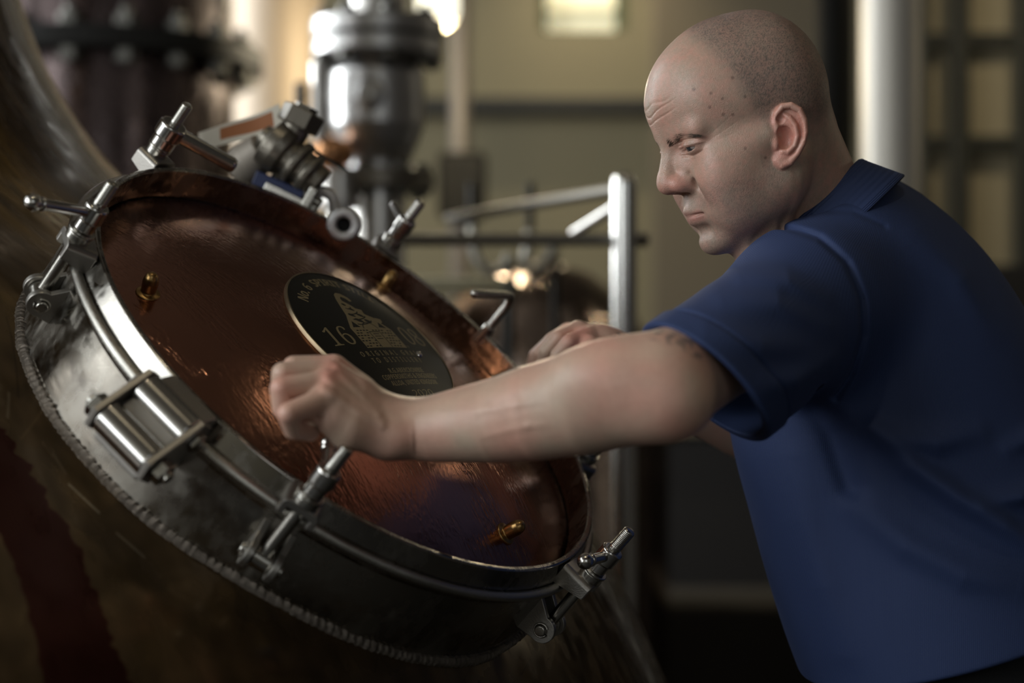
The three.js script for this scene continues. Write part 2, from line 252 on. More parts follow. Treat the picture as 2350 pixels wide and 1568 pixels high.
// ---------------------------------------------------------------- the hall
const RX0 = -2.95, RX1 = 3.6, RZ0 = 2.6, RZ1 = -7.5, RH = 4.6, TH = 0.3;
function boxW(x0, x1, y0, y1, z0, z1, r) {
  const g = r ? slab(x1 - x0, y1 - y0, z1 - z0, r) : new THREE.BoxGeometry(x1 - x0, y1 - y0, z1 - z0), p = g.attributes.position, n = g.attributes.normal, uv = g.attributes.uv;
  for (let i = 0; i < p.count; i++) { const ax = Math.abs(n.getX(i)), ay = Math.abs(n.getY(i)), az = Math.abs(n.getZ(i)); uv.setXY(i, ax > ay && ax > az ? p.getZ(i) : p.getX(i), ay > ax && ay > az ? p.getZ(i) : p.getY(i)); }
  return g.translate((x0 + x1) / 2, (y0 + y1) / 2, (z0 + z1) / 2);
}
struct('floor', boxW(RX0 - TH, RX1 + TH, -0.2, 0, RZ1 - TH, RZ0 + TH), M.floor);
struct('ceiling', boxW(RX0 - TH, RX1 + TH, RH, RH + 0.2, RZ1 - TH, RZ0 + TH), M.ceiling);
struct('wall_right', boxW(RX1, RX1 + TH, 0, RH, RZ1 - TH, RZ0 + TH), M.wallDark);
{ // front wall, behind the camera, with one added fill window
  const w = FILL_WINDOW, x0 = w.x - w.w / 2, x1 = w.x + w.w / 2, y0 = w.y - w.h / 2, y1 = w.y + w.h / 2;
  struct('wall_front', [boxW(RX0 - TH, x0, 0, RH, RZ0, RZ0 + TH), boxW(x1, RX1 + TH, 0, RH, RZ0, RZ0 + TH), boxW(x0, x1, 0, y0, RZ0, RZ0 + TH), boxW(x0, x1, y1, RH, RZ0, RZ0 + TH)], M.wallSide);
  const pane = struct('window_7', boxW(x0, x1, y0, y1, RZ0 + 0.1, RZ0 + 0.12), M.glow), bars = [];
  for (const k of [-0.5, 0, 0.5]) bars.push(boxW(w.x + k * w.w - 0.02, w.x + k * w.w + 0.02, y0, y1, RZ0 + 0.05, RZ0 + 0.09), boxW(x0, x1, w.y + k * w.h - 0.02, w.y + k * w.h + 0.02, RZ0 + 0.05, RZ0 + 0.09));
  mesh('window_frame', bars, M.frame, pane);
  const l = new THREE.RectAreaLight(DAY, w.power, w.w, w.h); l.position.set(w.x, w.y, RZ0 - 0.03); l.lookAt(w.x, w.y, RZ0 - 5); l.name = 'window_daylight'; scene.add(l);  // area light of the added fill window
}
// the left wall is cut by the windows
{
  const gs = []; let z = RZ0 + TH;
  for (const w of WINDOWS) { const a = w.z + w.w / 2, b = w.z - w.w / 2; gs.push(boxW(RX0 - TH, RX0, 0, RH, a, z), boxW(RX0 - TH, RX0, 0, w.y - w.h / 2, b, a), boxW(RX0 - TH, RX0, w.y + w.h / 2, RH, b, a)); z = b; }
  gs.push(boxW(RX0 - TH, RX0, 0, RH, RZ1 - TH, z)); struct('wall_left', gs, M.wallSide);
  WINDOWS.forEach((w, i) => {
    const pane = struct('window_' + (i + 1), boxW(RX0 - 0.12, RX0 - 0.1, w.y - w.h / 2, w.y + w.h / 2, w.z - w.w / 2, w.z + w.w / 2), M.glow);
    const bars = [];
    for (const k of [-0.5, -1 / 6, 1 / 6, 0.5]) bars.push(boxW(RX0 - 0.09, RX0 - 0.05, w.y - w.h / 2, w.y + w.h / 2, w.z + k * w.w - 0.02, w.z + k * w.w + 0.02));
    for (const k of [-0.5, -0.17, 0.17, 0.5]) bars.push(boxW(RX0 - 0.09, RX0 - 0.05, w.y + k * w.h - 0.02, w.y + k * w.h + 0.02, w.z - w.w / 2, w.z + w.w / 2));
    mesh('window_frame', bars, M.frame, pane);
    const l = new THREE.RectAreaLight(DAY, w.power, w.w, w.h); l.position.set(RX0 - 0.03, w.y, w.z); l.lookAt(RX0 + 5, w.y, w.z); l.name = 'window_daylight'; scene.add(l);
  });
}
// ---------------------------------------------------------------- the pot still with its manway
const N = V(0.58468, 0.73732, 0.33839).normalize();                            // the way the manway faces
const U = V(0.50092, 0, -0.86549), W = new THREE.Vector3().crossVectors(N, U);   // across and up within the lid
const C = V(-0.15317, EYE - 0.01401, -1.70494);                                 // centre of the lid's edge
const ringQ = new THREE.Quaternion().setFromRotationMatrix(new THREE.Matrix4().makeBasis(U, N, W.clone().negate()));
const RR = 0.29;
const onRing = (deg, r, h) => { const a = deg * Math.PI / 180; return C.clone().addScaledVector(U, r * Math.cos(a)).addScaledVector(W, r * Math.sin(a)).addScaledVector(N, h); };
// still body: a lathe about a vertical axis
const AX = -1.09, AZ = -2.245;
const POT = [[1.30, 0.02], [1.36, 0.3], [1.355, 0.6], [1.325, 0.85], [1.272, 1.0], [1.19, 1.16], [1.095, 1.255], [1.0, 1.338], [0.9, 1.412], [0.79, 1.476], [0.68, 1.535], [0.59, 1.6], [0.52, 1.678], [0.467, 1.765], [0.43, 1.86], [0.41, 1.95], [0.375, 2.1], [0.32, 2.35], [0.29, 2.7], [0.28, 3.4]];
const potCurve = new THREE.CatmullRomCurve3(POT.map((p) => V(p[0], p[1], 0)), false, 'centripetal');
const potPts = potCurve.getPoints(160).map((p) => [p.x, p.y]);
function potR(y) { for (let i = 1; i < potPts.length; i++) if (potPts[i][1] >= y) { const a = potPts[i - 1], b = potPts[i]; return lerp(a[0], b[0], (y - a[1]) / (b[1] - a[1])); } return 0.28; }
const potIn = (p) => Math.hypot(p.x - AX, p.z - AZ) - potR(p.y);                  // negative inside the body
const still = thing('pot_still', 'huge dark bronze pot still with a clamped round hatch that carries a black nameplate', 'still', V(AX, 0, AZ));
// lacquered copper: dark brown with golden patches, runs and scratches, and a ragged dark-red band
const TH0 = 0.2, TH1 = 1.75, PY0 = 0.55, PY1 = 2.3;                               // angles (from +x towards +z) and heights covered by the texture
const potUV = (p) => [(Math.atan2(p.z - AZ, p.x - AX) - TH0) / (TH1 - TH0), (p.y - PY0) / (PY1 - PY0)];
function potHit(px, py) {                                                       // where the line of sight through a photo pixel meets the body
  const d = at(px, py, 1).sub(camera.position); let t = 0.75; for (; t < 3.5; t += 0.004) { const p = camera.position.clone().addScaledVector(d, t); if (potIn(p) < 0) return p; } return null;
}
const potTex = (() => {
  const S = 1536, c = document.createElement('canvas'); c.width = c.height = S; const x = c.getContext('2d'), im = x.createImageData(S, S);
  for (let j = 0; j < S; j++) for (let i = 0; i < S; i++) {
    const u = i / S * 1.55 * 1.2, v = (1 - j / S) * 1.6, w = fbm3(u * 3, v * 3, 4, 3);
    const a = fbm3(u * 2.2 + w, v * 2.2 + w * 2, 1, 4), b = fbm3(u * 9 + w * 4, v * 4, 3, 4), g = fbm3(u * 60, v * 60, 2, 2), gold = sst(0.45, 0.72, 0.6 * a + 0.4 * b), o = (j * S + i) * 4, k = 0.8 + 0.4 * g;
    im.data[o] = (76 + 58 * gold) * k; im.data[o + 1] = (61 + 44 * gold) * k; im.data[o + 2] = (42 + 12 * gold) * k; im.data[o + 3] = 255;
  }
  x.putImageData(im, 0, 0);
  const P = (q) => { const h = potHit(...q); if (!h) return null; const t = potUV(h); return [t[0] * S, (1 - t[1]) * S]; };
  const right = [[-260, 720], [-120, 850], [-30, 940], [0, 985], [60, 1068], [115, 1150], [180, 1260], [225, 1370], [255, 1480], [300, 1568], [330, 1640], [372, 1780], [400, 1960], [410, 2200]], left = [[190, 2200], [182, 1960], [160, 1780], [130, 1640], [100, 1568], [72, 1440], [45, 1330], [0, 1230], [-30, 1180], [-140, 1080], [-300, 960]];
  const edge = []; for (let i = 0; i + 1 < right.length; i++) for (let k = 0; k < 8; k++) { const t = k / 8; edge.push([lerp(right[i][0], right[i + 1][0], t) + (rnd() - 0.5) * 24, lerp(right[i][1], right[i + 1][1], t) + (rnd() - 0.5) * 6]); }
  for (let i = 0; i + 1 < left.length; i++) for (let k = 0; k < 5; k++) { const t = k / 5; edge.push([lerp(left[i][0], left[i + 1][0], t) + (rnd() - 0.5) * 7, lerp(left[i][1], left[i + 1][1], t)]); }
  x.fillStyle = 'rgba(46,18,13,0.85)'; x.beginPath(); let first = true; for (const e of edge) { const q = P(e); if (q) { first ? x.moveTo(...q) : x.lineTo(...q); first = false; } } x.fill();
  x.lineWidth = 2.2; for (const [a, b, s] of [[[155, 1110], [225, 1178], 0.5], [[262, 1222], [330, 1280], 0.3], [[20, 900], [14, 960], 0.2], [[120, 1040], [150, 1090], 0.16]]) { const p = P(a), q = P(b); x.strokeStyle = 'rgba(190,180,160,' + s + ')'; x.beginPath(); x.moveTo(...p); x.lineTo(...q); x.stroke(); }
  for (let i = 0; i < 380; i++) { x.strokeStyle = 'rgba(' + (rnd() > 0.6 ? '150,130,95' : '20,15,10') + ',' + (0.08 + rnd() * 0.2) + ')'; x.lineWidth = 0.6 + rnd() * 1.6; const px = rnd() * S, py = rnd() * S, l = 10 + rnd() * 90, a = 0.9 + (rnd() - 0.5) * 1.4; x.beginPath(); x.moveTo(px, py); x.lineTo(px + Math.cos(a) * l, py + Math.sin(a) * l); x.stroke(); }
  const t = new THREE.CanvasTexture(c); t.colorSpace = THREE.SRGBColorSpace; t.wrapS = t.wrapT = THREE.MirroredRepeatWrapping; return t;
})();
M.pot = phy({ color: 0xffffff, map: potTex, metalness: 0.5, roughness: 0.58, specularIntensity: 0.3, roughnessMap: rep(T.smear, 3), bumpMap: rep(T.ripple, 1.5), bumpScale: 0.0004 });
{
  const g = new THREE.LatheGeometry(potPts.map((p) => new THREE.Vector2(p[0], p[1])), 220), p = g.attributes.position, uv = g.attributes.uv;
  for (let i = 0; i < p.count; i++) { let a = Math.atan2(p.getZ(i), p.getX(i)); if (a < -Math.PI / 2) a += Math.PI * 2; uv.setXY(i, (a - TH0) / (TH1 - TH0), (p.getY(i) - PY0) / (PY1 - PY0)); }
  // open the wall of the body where the neck passes through it
  const src = g.index.array, keep = [], q = V(0, 0, 0);
  for (let i = 0; i < src.length; i += 3) { let inside = true; for (let k = 0; k < 3; k++) { q.fromBufferAttribute(p, src[i + k]).add(V(AX, 0, AZ)).sub(C); const h = q.dot(N), r = Math.sqrt(Math.max(0, q.lengthSq() - h * h)); if (r > 0.285 || h < -0.4) inside = false; } if (!inside) keep.push(src[i], src[i + 1], src[i + 2]); }
  g.setIndex(keep);
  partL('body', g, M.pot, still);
  partL('swan_neck', lathe([[0.28, 3.38], [0.28, 3.7], [0.28, 4.1], [0.28, 4.59]], 64), M.pot, still);
}
// manway neck: a steel tube from inside the body up to the joint with the lid
const ringLocal = (g) => g.applyQuaternion(ringQ).translate(C.x, C.y, C.z);
partW('manway_neck', ringLocal(lathe(crisp([[0.289, -0.26], [0.3, -0.26], [0.3, -0.034], [0.304, -0.031], [0.304, -0.027], [0.289, -0.027], [0.289, -0.26]], 0.0015), 180)), M.collar, still);
// weld bead where the neck meets the body
{
  const pts = [], n = 420;
  for (let i = 0; i < n; i++) { const a = i / n * 360; let h = -0.02; while (h > -0.4 && potIn(onRing(a, 0.3015, h)) > 0) h -= 0.001; pts.push(onRing(a, 0.3015, h + 0.001)); }
  for (let k = 0; k < 6; k++) for (let i = 0; i < n; i++) pts[i].lerp(pts[(i + n - 1) % n].clone().add(pts[(i + 1) % n]).multiplyScalar(0.5), 0.5);
  const c = new THREE.CatmullRomCurve3(pts, true), g = new THREE.TubeGeometry(c, 2400, 0.005, 8, true), p = g.attributes.position, nn = g.attributes.normal;
  let phase = 0; const ph = []; for (let i = 0; i <= 2400; i++) { phase += (0.75 + 0.7 * fbm3(i * 0.02, 1, 2, 2)) * 2 * Math.PI * 1.885 / 2400 / 0.0085; ph.push(phase); }
  for (let i = 0; i < p.count; i++) { const k = Math.floor(i / 9), j = k % 2400, w = (ph[j] / (2 * Math.PI)) % 1, d = 0.0013 * (Math.sqrt(1 - Math.pow(2 * w - 1, 2) * 0.95) - 0.6) + 0.004 * (fbm3(j * 0.025, 5, 1, 4) - 0.5) + 0.0012 * (noise3(j * 0.4, i % 9, 0) - 0.5); p.setXYZ(i, p.getX(i) + nn.getX(i) * d, p.getY(i) + nn.getY(i) * d, p.getZ(i) + nn.getZ(i) * d); }
  g.computeVertexNormals(); partW('weld_bead', g, M.weld, still);
}
// ---- lid: rolled rim, domed copper dish, gasket rod, studs, nameplate, bent handle
const lid = group('manway_lid', still, C, ringQ); lid.userData.label = 'round domed copper lid with a steel rim';
const DOME = 0.668, domeH = (r) => 0.027 - (DOME - Math.sqrt(DOME * DOME - r * r));
partL('rim', lathe(crisp([[0.2865, -0.034], [0.2865, -0.001], [0.288, 0], [0.2915, 0], [0.293, -0.001], [0.2985, -0.0195], [0.2985, -0.0265], [0.2865, -0.0265]], 0.001), 180), M.rimSteel, lid);
{
  const pts = []; for (let i = 0; i <= 46; i++) { const r = 0.272 * i / 46; pts.push([r, domeH(r)]); } const e = pts[46]; pts.push([0.278, e[1] - 0.0035], [0.283, e[1] - 0.0062], [0.2868, e[1] - 0.0065]);
  const g = lathe(pts, 160), p = g.attributes.position, uv = g.attributes.uv; for (let i = 0; i < p.count; i++) { uv.setXY(i, p.getX(i), p.getZ(i)); const b = 0.0011 * (fbm3(p.getX(i) * 14, p.getZ(i) * 14, 3, 3) - 0.5); p.setY(i, p.getY(i) + b); } g.computeVertexNormals();
  partL('dish', g, M.dish, lid);
}
partL('gasket_rod', new THREE.TorusGeometry(0.3035, 0.0052, 12, 200).rotateX(Math.PI / 2).translate(0, -0.0235, 0), M.bolt, lid);
const ringXYZ = (deg, r, h) => V(r * Math.cos(deg * Math.PI / 180), h, -r * Math.sin(deg * Math.PI / 180));    // lid axes: x across, y outwards, z down the lid
for (const deg of [154, 33, -87]) {
  const r = 0.2345, b = ringXYZ(deg, r, domeH(r) - 0.002), d = V(b.x / DOME, 1, b.z / DOME).normalize();
  partL('stud', place(lathe(crisp([[0, 0], [0.0115, 0], [0.0115, 0.003], [0.0068, 0.0045], [0.0072, 0.008], [0.0075, 0.015], [0.0066, 0.02], [0.0045, 0.0235], [0.002, 0.025], [0, 0.0252]], 0.0008), 28), b, d), M.brass, lid);
}
// nameplate: black disc with a brass edge and engraved lettering, slightly domed with the dish
{
  const S = 1400, c = document.createElement('canvas'); c.width = c.height = S; const x = c.getContext('2d'), K = S / 0.2;   // metres to pixels
  x.fillStyle = '#17150f'; x.fillRect(0, 0, S, S);
  const gold = '#8a7c5c'; x.fillStyle = x.strokeStyle = gold; x.translate(S / 2, S / 2); x.textAlign = 'center'; x.textBaseline = 'middle';
  const word = (s, y, h, w, font, sp = 0) => { x.save(); x.translate(0, -y * K); x.font = font.replace('#', Math.round(h * K * 1.35)); let W0 = 0; const ws = [...s].map((q) => x.measureText(q).width + sp * K); W0 = ws.reduce((a, b) => a + b, 0); x.scale(w * K / W0, 1); let p = -W0 / 2; [...s].forEach((q, i) => { x.fillText(q, p + ws[i] / 2, 0); p += ws[i]; }); x.restore(); };
  { // arc of capitals along the top
    const s = 'No. 6  SPIRIT STILL'; x.font = 'bold ' + Math.round(0.0125 * K * 1.3) + 'px sans-serif'; const ws = [...s].map((q) => x.measureText(q).width + 0.0013 * K), tot = ws.reduce((a, b) => a + b, 0), R = 0.0815 * K, span = 98 * Math.PI / 180; let p = 0;
    [...s].forEach((q, i) => { const t = (p + ws[i] / 2) / tot, a = -span / 2 - 0.02 + t * span; p += ws[i]; x.save(); x.rotate(a); x.translate(0, -R); x.fillText(q, 0, 0); x.restore(); });
  }
  const numeral = (s, px) => { x.save(); x.translate(px * K, 0.0015 * K); x.font = Math.round(0.027 * K * 1.32) + 'px serif'; x.fillText(s, 0, 0); x.restore(); };
  numeral('16', -0.0605); numeral('08', 0.0665);
  // the emblem: a still house with a brick base, a coiled pot and a swan-neck chimney
  const L = (pts, close) => { x.beginPath(); pts.forEach((q, i) => (i ? x.lineTo : x.moveTo).call(x, q[0] * K / 1000, -q[1] * K / 1000)); if (close) x.closePath(); };
  const Fi = (pts) => { L(pts, true); x.fill(); };
  Fi([[-34, -20.5], [35, -20.5], [35, 6], [27, 15], [22, 24], [10, 30], [-18, 32], [-25, 22], [-34, 8]]);
  Fi([[-22, 26], [-17, 40], [-12, 52], [-7, 60], [-1, 63.5], [6, 62], [12, 56], [13, 50], [8, 49], [6, 54], [1, 57], [-3, 54], [-4, 50], [2, 44], [6, 38], [14, 36], [12, 30], [20, 20], [24, 24], [33, 22], [31, 17], [24, 15]]);
  x.strokeStyle = '#17150f'; x.fillStyle = '#17150f';
  x.lineWidth = 1.5 * K / 1000;
  for (const [a, b, r] of [[-6, 40, 5], [-6, 32, 9], [-4, 24, 13], [-2, 17, 15]]) { x.beginPath(); x.ellipse(a * K / 1000, -b * K / 1000, r * K / 1000, 3.2 * K / 1000, -0.18, 0.2, 2.9); x.stroke(); }
  for (const [a, b, w, h] of [[-8, 44, 3, 3], [-3, 36, 4, 3], [-12, 27, 5, 3], [2, 27, 5, 3.4], [-8, 19, 6, 4], [6, 18, 5, 4]]) { x.beginPath(); x.ellipse(a * K / 1000, -b * K / 1000, w * K / 1000, h * K / 1000 * 0.6, 0.4, 0, 6.3); x.fill(); }
  Fi([[-28, 9], [-22, 18], [-16, 9]]); Fi([[16, 9], [22, 17], [28, 8]]);
  for (let r = 0; r < 7; r++) for (let q = 0; q < 14; q++) { const bx = -33 + q * 5.2 + (r % 2) * 2.6, by = 5 - r * 3.7; if (bx > 31 || (bx > -11 && bx < 11 && by < 4)) continue; if ((q + r * 3) % 5 === 0) continue; x.fillRect(bx * K / 1000, -by * K / 1000, 3.4 * K / 1000, 1.6 * K / 1000); }
  x.lineWidth = 1.1 * K / 1000; L([[-9, -20], [-9, 2], [9, 2], [9, -20]]); x.stroke(); for (const y of [-1, -4.5, -8]) { L([[-5, y], [5, y]]); x.stroke(); }
  x.beginPath(); x.arc(0, -3 * K / 1000, 13 * K / 1000, Math.PI * 1.1, Math.PI * 1.9); x.stroke();
  x.fillStyle = gold; x.font = Math.round(0.004 * K) + 'px sans-serif'; x.fillText('TM', 0.0385 * K, 0.0185 * K);
  word('ORIGINAL GRAIN', -0.028, 0.0068, 0.108, 'bold #px sans-serif', 0.0035);
  word('TO DISTILLERY', -0.0375, 0.0068, 0.088, 'bold #px sans-serif', 0.0035);
  word('R.G.ABERCROMBIE', -0.0515, 0.0062, 0.06, 'bold #px sans-serif');
  word('COPPERSMITHS & ENGINEERS', -0.0592, 0.0062, 0.094, 'bold #px sans-serif');
  word('ALLOA, UNITED KINGDOM', -0.0672, 0.0062, 0.08, 'bold #px sans-serif');
  word('2020', -0.0815, 0.0092, 0.036, '#px sans-serif');
  const t = new THREE.CanvasTexture(c); t.colorSpace = THREE.SRGBColorSpace;
  M.plate = std({ map: t, roughness: 0.35, metalness: 0.2, bumpMap: rep(T.fine, 2), bumpScale: 0.00003 });
  const PR = 0.0985, pts = []; for (let i = 0; i <= 24; i++) { const r = PR * i / 24; pts.push([r, domeH(r) + 0.0034]); }
  const g = lathe(pts, 120), p = g.attributes.position, uv = g.attributes.uv; for (let i = 0; i < p.count; i++) uv.setXY(i, p.getX(i) / 0.2 + 0.5, 0.5 - p.getZ(i) / 0.2); g.computeVertexNormals();
  partL('nameplate', g, M.plate, lid);
  const e = domeH(PR); partL('nameplate_edge', lathe(crisp([[PR - 0.0003, e + 0.003], [PR - 0.0003, e + 0.0042], [PR + 0.0012, e + 0.004], [PR + 0.0016, e + 0.001], [PR + 0.0016, e - 0.003]], 0.0005), 120), M.plateEdge = std({ color: new THREE.Color(0.32, 0.26, 0.17), metalness: 1, roughness: 0.35 }), lid);
  const sp = V(0.0474, domeH(0.056) + 0.003, 0.0297); partL('plate_button', place(lathe([[0, 0.0035], [0.002, 0.0032], [0.0035, 0.002], [0.0042, 0]].reverse(), 20), sp, V(sp.x / DOME, 1, sp.z / DOME)), M.steel, lid);  // small domed steel button, off the plate centre
}
// bent rod handle on the far side of the rim
{
  const b = ringXYZ(7, 0.2925, -0.012), pts = [b, b.clone().add(V(0, 0.03, 0)), b.clone().add(V(0, 0.058, 0)), b.clone().add(V(-0.004, 0.0655, 0)), b.clone().add(V(-0.012, 0.069, 0)), b.clone().add(V(-0.03, 0.0695, 0)), b.clone().add(V(-0.088, 0.0695, 0))];
  const h = partL('bent_handle', [tube(pts, 0.0047, 14, 80), rod(b.clone().add(V(0, -0.004, 0)), b.clone().add(V(0, 0.022, 0)), 0.0075), ball(pts[6], 0.0049)], M.bolt, lid);
}
// ---- swing-bolt clamps round the rim
const clampAxes = (deg, r) => [onRing(deg, r, 0), ringQ.clone().multiply(new THREE.Quaternion().setFromAxisAngle(UP, deg * Math.PI / 180))];
function threaded(y0, y1, r, pitch = 0.0016) { const p = [[0, y0], [r, y0]]; const n = Math.round((y1 - y0 - 0.003) / pitch); for (let i = 0; i < n; i++) { const y = y0 + i * pitch; p.push([r - 0.0008, y + pitch * 0.12], [r, y + pitch * 0.5], [r - 0.0008, y + pitch * 0.95]); } p.push([r - 0.0004, y1 - 0.0022], [r - 0.0018, y1 - 0.0004], [0, y1]); return lathe(p, 24); }
function swingBolt(deg, handleDeg, handleLen, o = {}) {
  const [pos, q] = clampAxes(deg, 0.319 + (o.dr ?? 0)), t = group('swing_bolt_clamp', still, pos, q);
  const dh = o.dh ?? 0, hp = -0.066 + dh * 0.4, back = -0.0165 - (o.dr ?? 0);
  const lug = new THREE.Shape(); lug.moveTo(back - 0.006, -0.004); lug.lineTo(back - 0.006, 0.026); lug.lineTo(-0.003, 0.0125); lug.absarc(0, 0, 0.0128, 1.75, -1.75, true); lug.lineTo(back - 0.006, -0.016); lug.closePath();
  const hole = new THREE.Path(); hole.absarc(0, 0, 0.0055, 0, Math.PI * 2); lug.holes.push(hole);
  for (const s of [-1, 1]) partL('eye_plate', extrude(lug, 0.0062, 0.0007).translate(0, hp, s * 0.0128), M.clampLug, t);
  partL('pivot_pin', [rod(V(0, hp, -0.021), V(0, hp, 0.021), 0.0054, 0.0054, 24, 0.2), place(new THREE.TorusGeometry(0.0068, 0.0011, 8, 24, 5.4).rotateX(Math.PI / 2), V(0, hp, -0.0172), V(0, 0, 1)), place(new THREE.TorusGeometry(0.0068, 0.0011, 8, 24, 5.4).rotateX(Math.PI / 2), V(0, hp, 0.0172), V(0, 0, 1))], M.bolt, t);
  partL('bolt_shank', [rod(V(0, hp - 0.001, 0), V(0, 0.045 + dh, 0), 0.006), rod(V(0, hp, -0.0085), V(0, hp, 0.0085), 0.0098, 0.0098, 28)], M.bolt, t);
  partL('thread', threaded(0.036 + dh, 0.067 + dh, 0.0062), M.bolt, t);
  // lug on the lid: a plate bent down on both sides, slotted for the bolt
  const b = new THREE.Shape(), w = 0.0165, th = 0.0042, dp = 0.021;
  b.moveTo(-w, -dp); b.lineTo(-w, -0.005); b.absarc(-w + 0.005, -0.005, 0.005, Math.PI, Math.PI / 2, true); b.lineTo(w - 0.005, 0); b.absarc(w - 0.005, -0.005, 0.005, Math.PI / 2, 0, true); b.lineTo(w, -dp); b.lineTo(w - th, -dp); b.lineTo(w - th, -0.006); b.lineTo(-w + th, -0.006); b.lineTo(-w + th, -dp); b.closePath();
  const g = extrude(b, 0.034 + (o.dr ?? 0), 0.0008).rotateY(-Math.PI / 2), p = g.attributes.position;                         // profile across, swept radially
  for (let i = 0; i < p.count; i++) { const k = sst(0.004, 0.018, p.getX(i)); if (p.getY(i) < -0.008) p.setY(i, p.getY(i) * (1 - 0.35 * k)); }
  g.computeVertexNormals(); partL('lid_lug', g.translate(-0.0065 - (o.dr ?? 0) / 2, 0.0015 + dh, 0), M.lidLug, t);
  partL('washer', [lathe(crisp([[0, 0.0015], [0.0118, 0.0015], [0.0118, 0.0095], [0, 0.0095]], 0.0009), 32).translate(0, dh, 0), lathe(crisp([[0, 0.0095], [0.0128, 0.0095], [0.0128, 0.0122], [0, 0.0122]], 0.0007), 32).translate(0, dh, 0)], M.bolt, t);
  partL('handle_nut', lathe(crisp([[0, 0.0122], [0.0094, 0.0122], [0.0094, 0.0235], [0.0112, 0.0245], [0.0112, 0.0385], [0.0098, 0.0405], [0, 0.0405]].map((q) => [q[0] * (o.hub ?? 1), q[1]]), 0.0012), 36).translate(0, dh, 0), M.steel, t);
  const a = (handleDeg - deg) * Math.PI / 180, d = V(Math.cos(a), 0, -Math.sin(a)), h0 = V(0, 0.0315 + dh, 0), e = h0.clone().addScaledVector(d, handleLen);
  const bar = [rod(h0.clone().addScaledVector(d, 0.006), e, o.bar ?? 0.0052, o.bar ?? 0.0052, 22, o.ball === false ? 0.5 : 0.2)];
  if (o.ball !== false) bar.push(ball(e.clone().addScaledVector(d, 0.004), 0.0078, 1, 1, 1, 28, 20), lathe([[0.0052, 0], [0.0066, 0.001], [0.0066, 0.003], [0.0052, 0.004]], 22).applyQuaternion(new THREE.Quaternion().setFromUnitVectors(UP, d)).translate(e.x - d.x * 0.008, e.y, e.z - d.z * 0.008));
  partL('handle_bar', merge(bar), M.steel, t);
  return t;
}
M.clampLug = std({ color: new THREE.Color(0.36, 0.34, 0.31), metalness: 1, roughness: 0.42, bumpMap: rep(T.fine, 8), bumpScale: 0.0001 });
M.lidLug = std({ color: new THREE.Color(0.32, 0.3, 0.275), metalness: 1, roughness: 0.4, bumpMap: rep(T.fine, 8), bumpScale: 0.0001 });
swingBolt(150.5, 174, 0.064, { dr: -0.004 });
swingBolt(214, 41, 0.05, { bar: 0.0055 });
swingBolt(279, 180, 0.043);
swingBolt(330, 20, 0.05, { ball: false, dh: -0.012 });
swingBolt(36, 62, 0.046, { ball: false });
swingBolt(98, -40, 0.078, { ball: false, bar: 0.0082, dr: -0.006, hub: 1.35 });
// ---- hinge between the clamps at the near side
{
  const [pos, q] = clampAxes(189.5, 0.3), t = group('manway_hinge', still, pos, q);
  const b1 = V(0.0235, -0.012, 0), b2 = V(0.055, -0.035, 0), L = 0.0285;
  partL('barrel', rod(b1.clone().setZ(-L), b1.clone().setZ(L), 0.0165, 0.0165, 44, 0.08), M.steel, t);
  partL('barrel', rod(b2.clone().setZ(-L), b2.clone().setZ(L), 0.0155, 0.0155, 44, 0.08), M.steel, t);
  const d = b2.clone().sub(b1), ln = d.length(), an = Math.atan2(d.y, d.x);
  partL('web', slab(ln, 0.014, 2 * L - 0.004, 0.002).rotateZ(an).translate((b1.x + b2.x) / 2, (b1.y + b2.y) / 2, 0), M.clampLug, t);
  partL('lid_leaf', slab(0.034, 0.014, 0.056, 0.003).translate(0.008, -0.006, 0), M.lidLug, t);
  partL('body_leaf', slab(0.062, 0.012, 0.054, 0.003).translate(0.028, -0.0515, 0), M.lidLug, t);
  const s = new THREE.Shape(), r = 0.0178; s.moveTo(-r * 0.5, r * 0.86); s.lineTo(-r, 0); s.lineTo(-r * 0.5, -r * 0.86); s.lineTo(ln + r * 0.5, -r * 0.86); s.lineTo(ln + r, 0); s.lineTo(ln + r * 0.5, r * 0.86); s.closePath();
  for (const k of [-1, 1]) partL('link_plate', extrude(s, 0.006, 0.001).rotateZ(an).translate(b1.x, b1.y, k * (L + 0.0035)), M.lidLug, t);
  for (const k of [-1, 1]) partL('hinge_bolt', [hex(b2.clone().setZ(k * (L + 0.0075)), V(0, 0, k), 0.0105, 0.0085), rod(b2.clone().setZ(k * (L + 0.014)), b2.clone().setZ(k * (L + 0.02)), 0.0058)], M.bolt, t);
  for (const k of [-1, 1]) partL('hinge_bolt', hex(b1.clone().setZ(k * (L + 0.0075)), V(0, 0, k), 0.0085, 0.004), M.bolt, t);
}
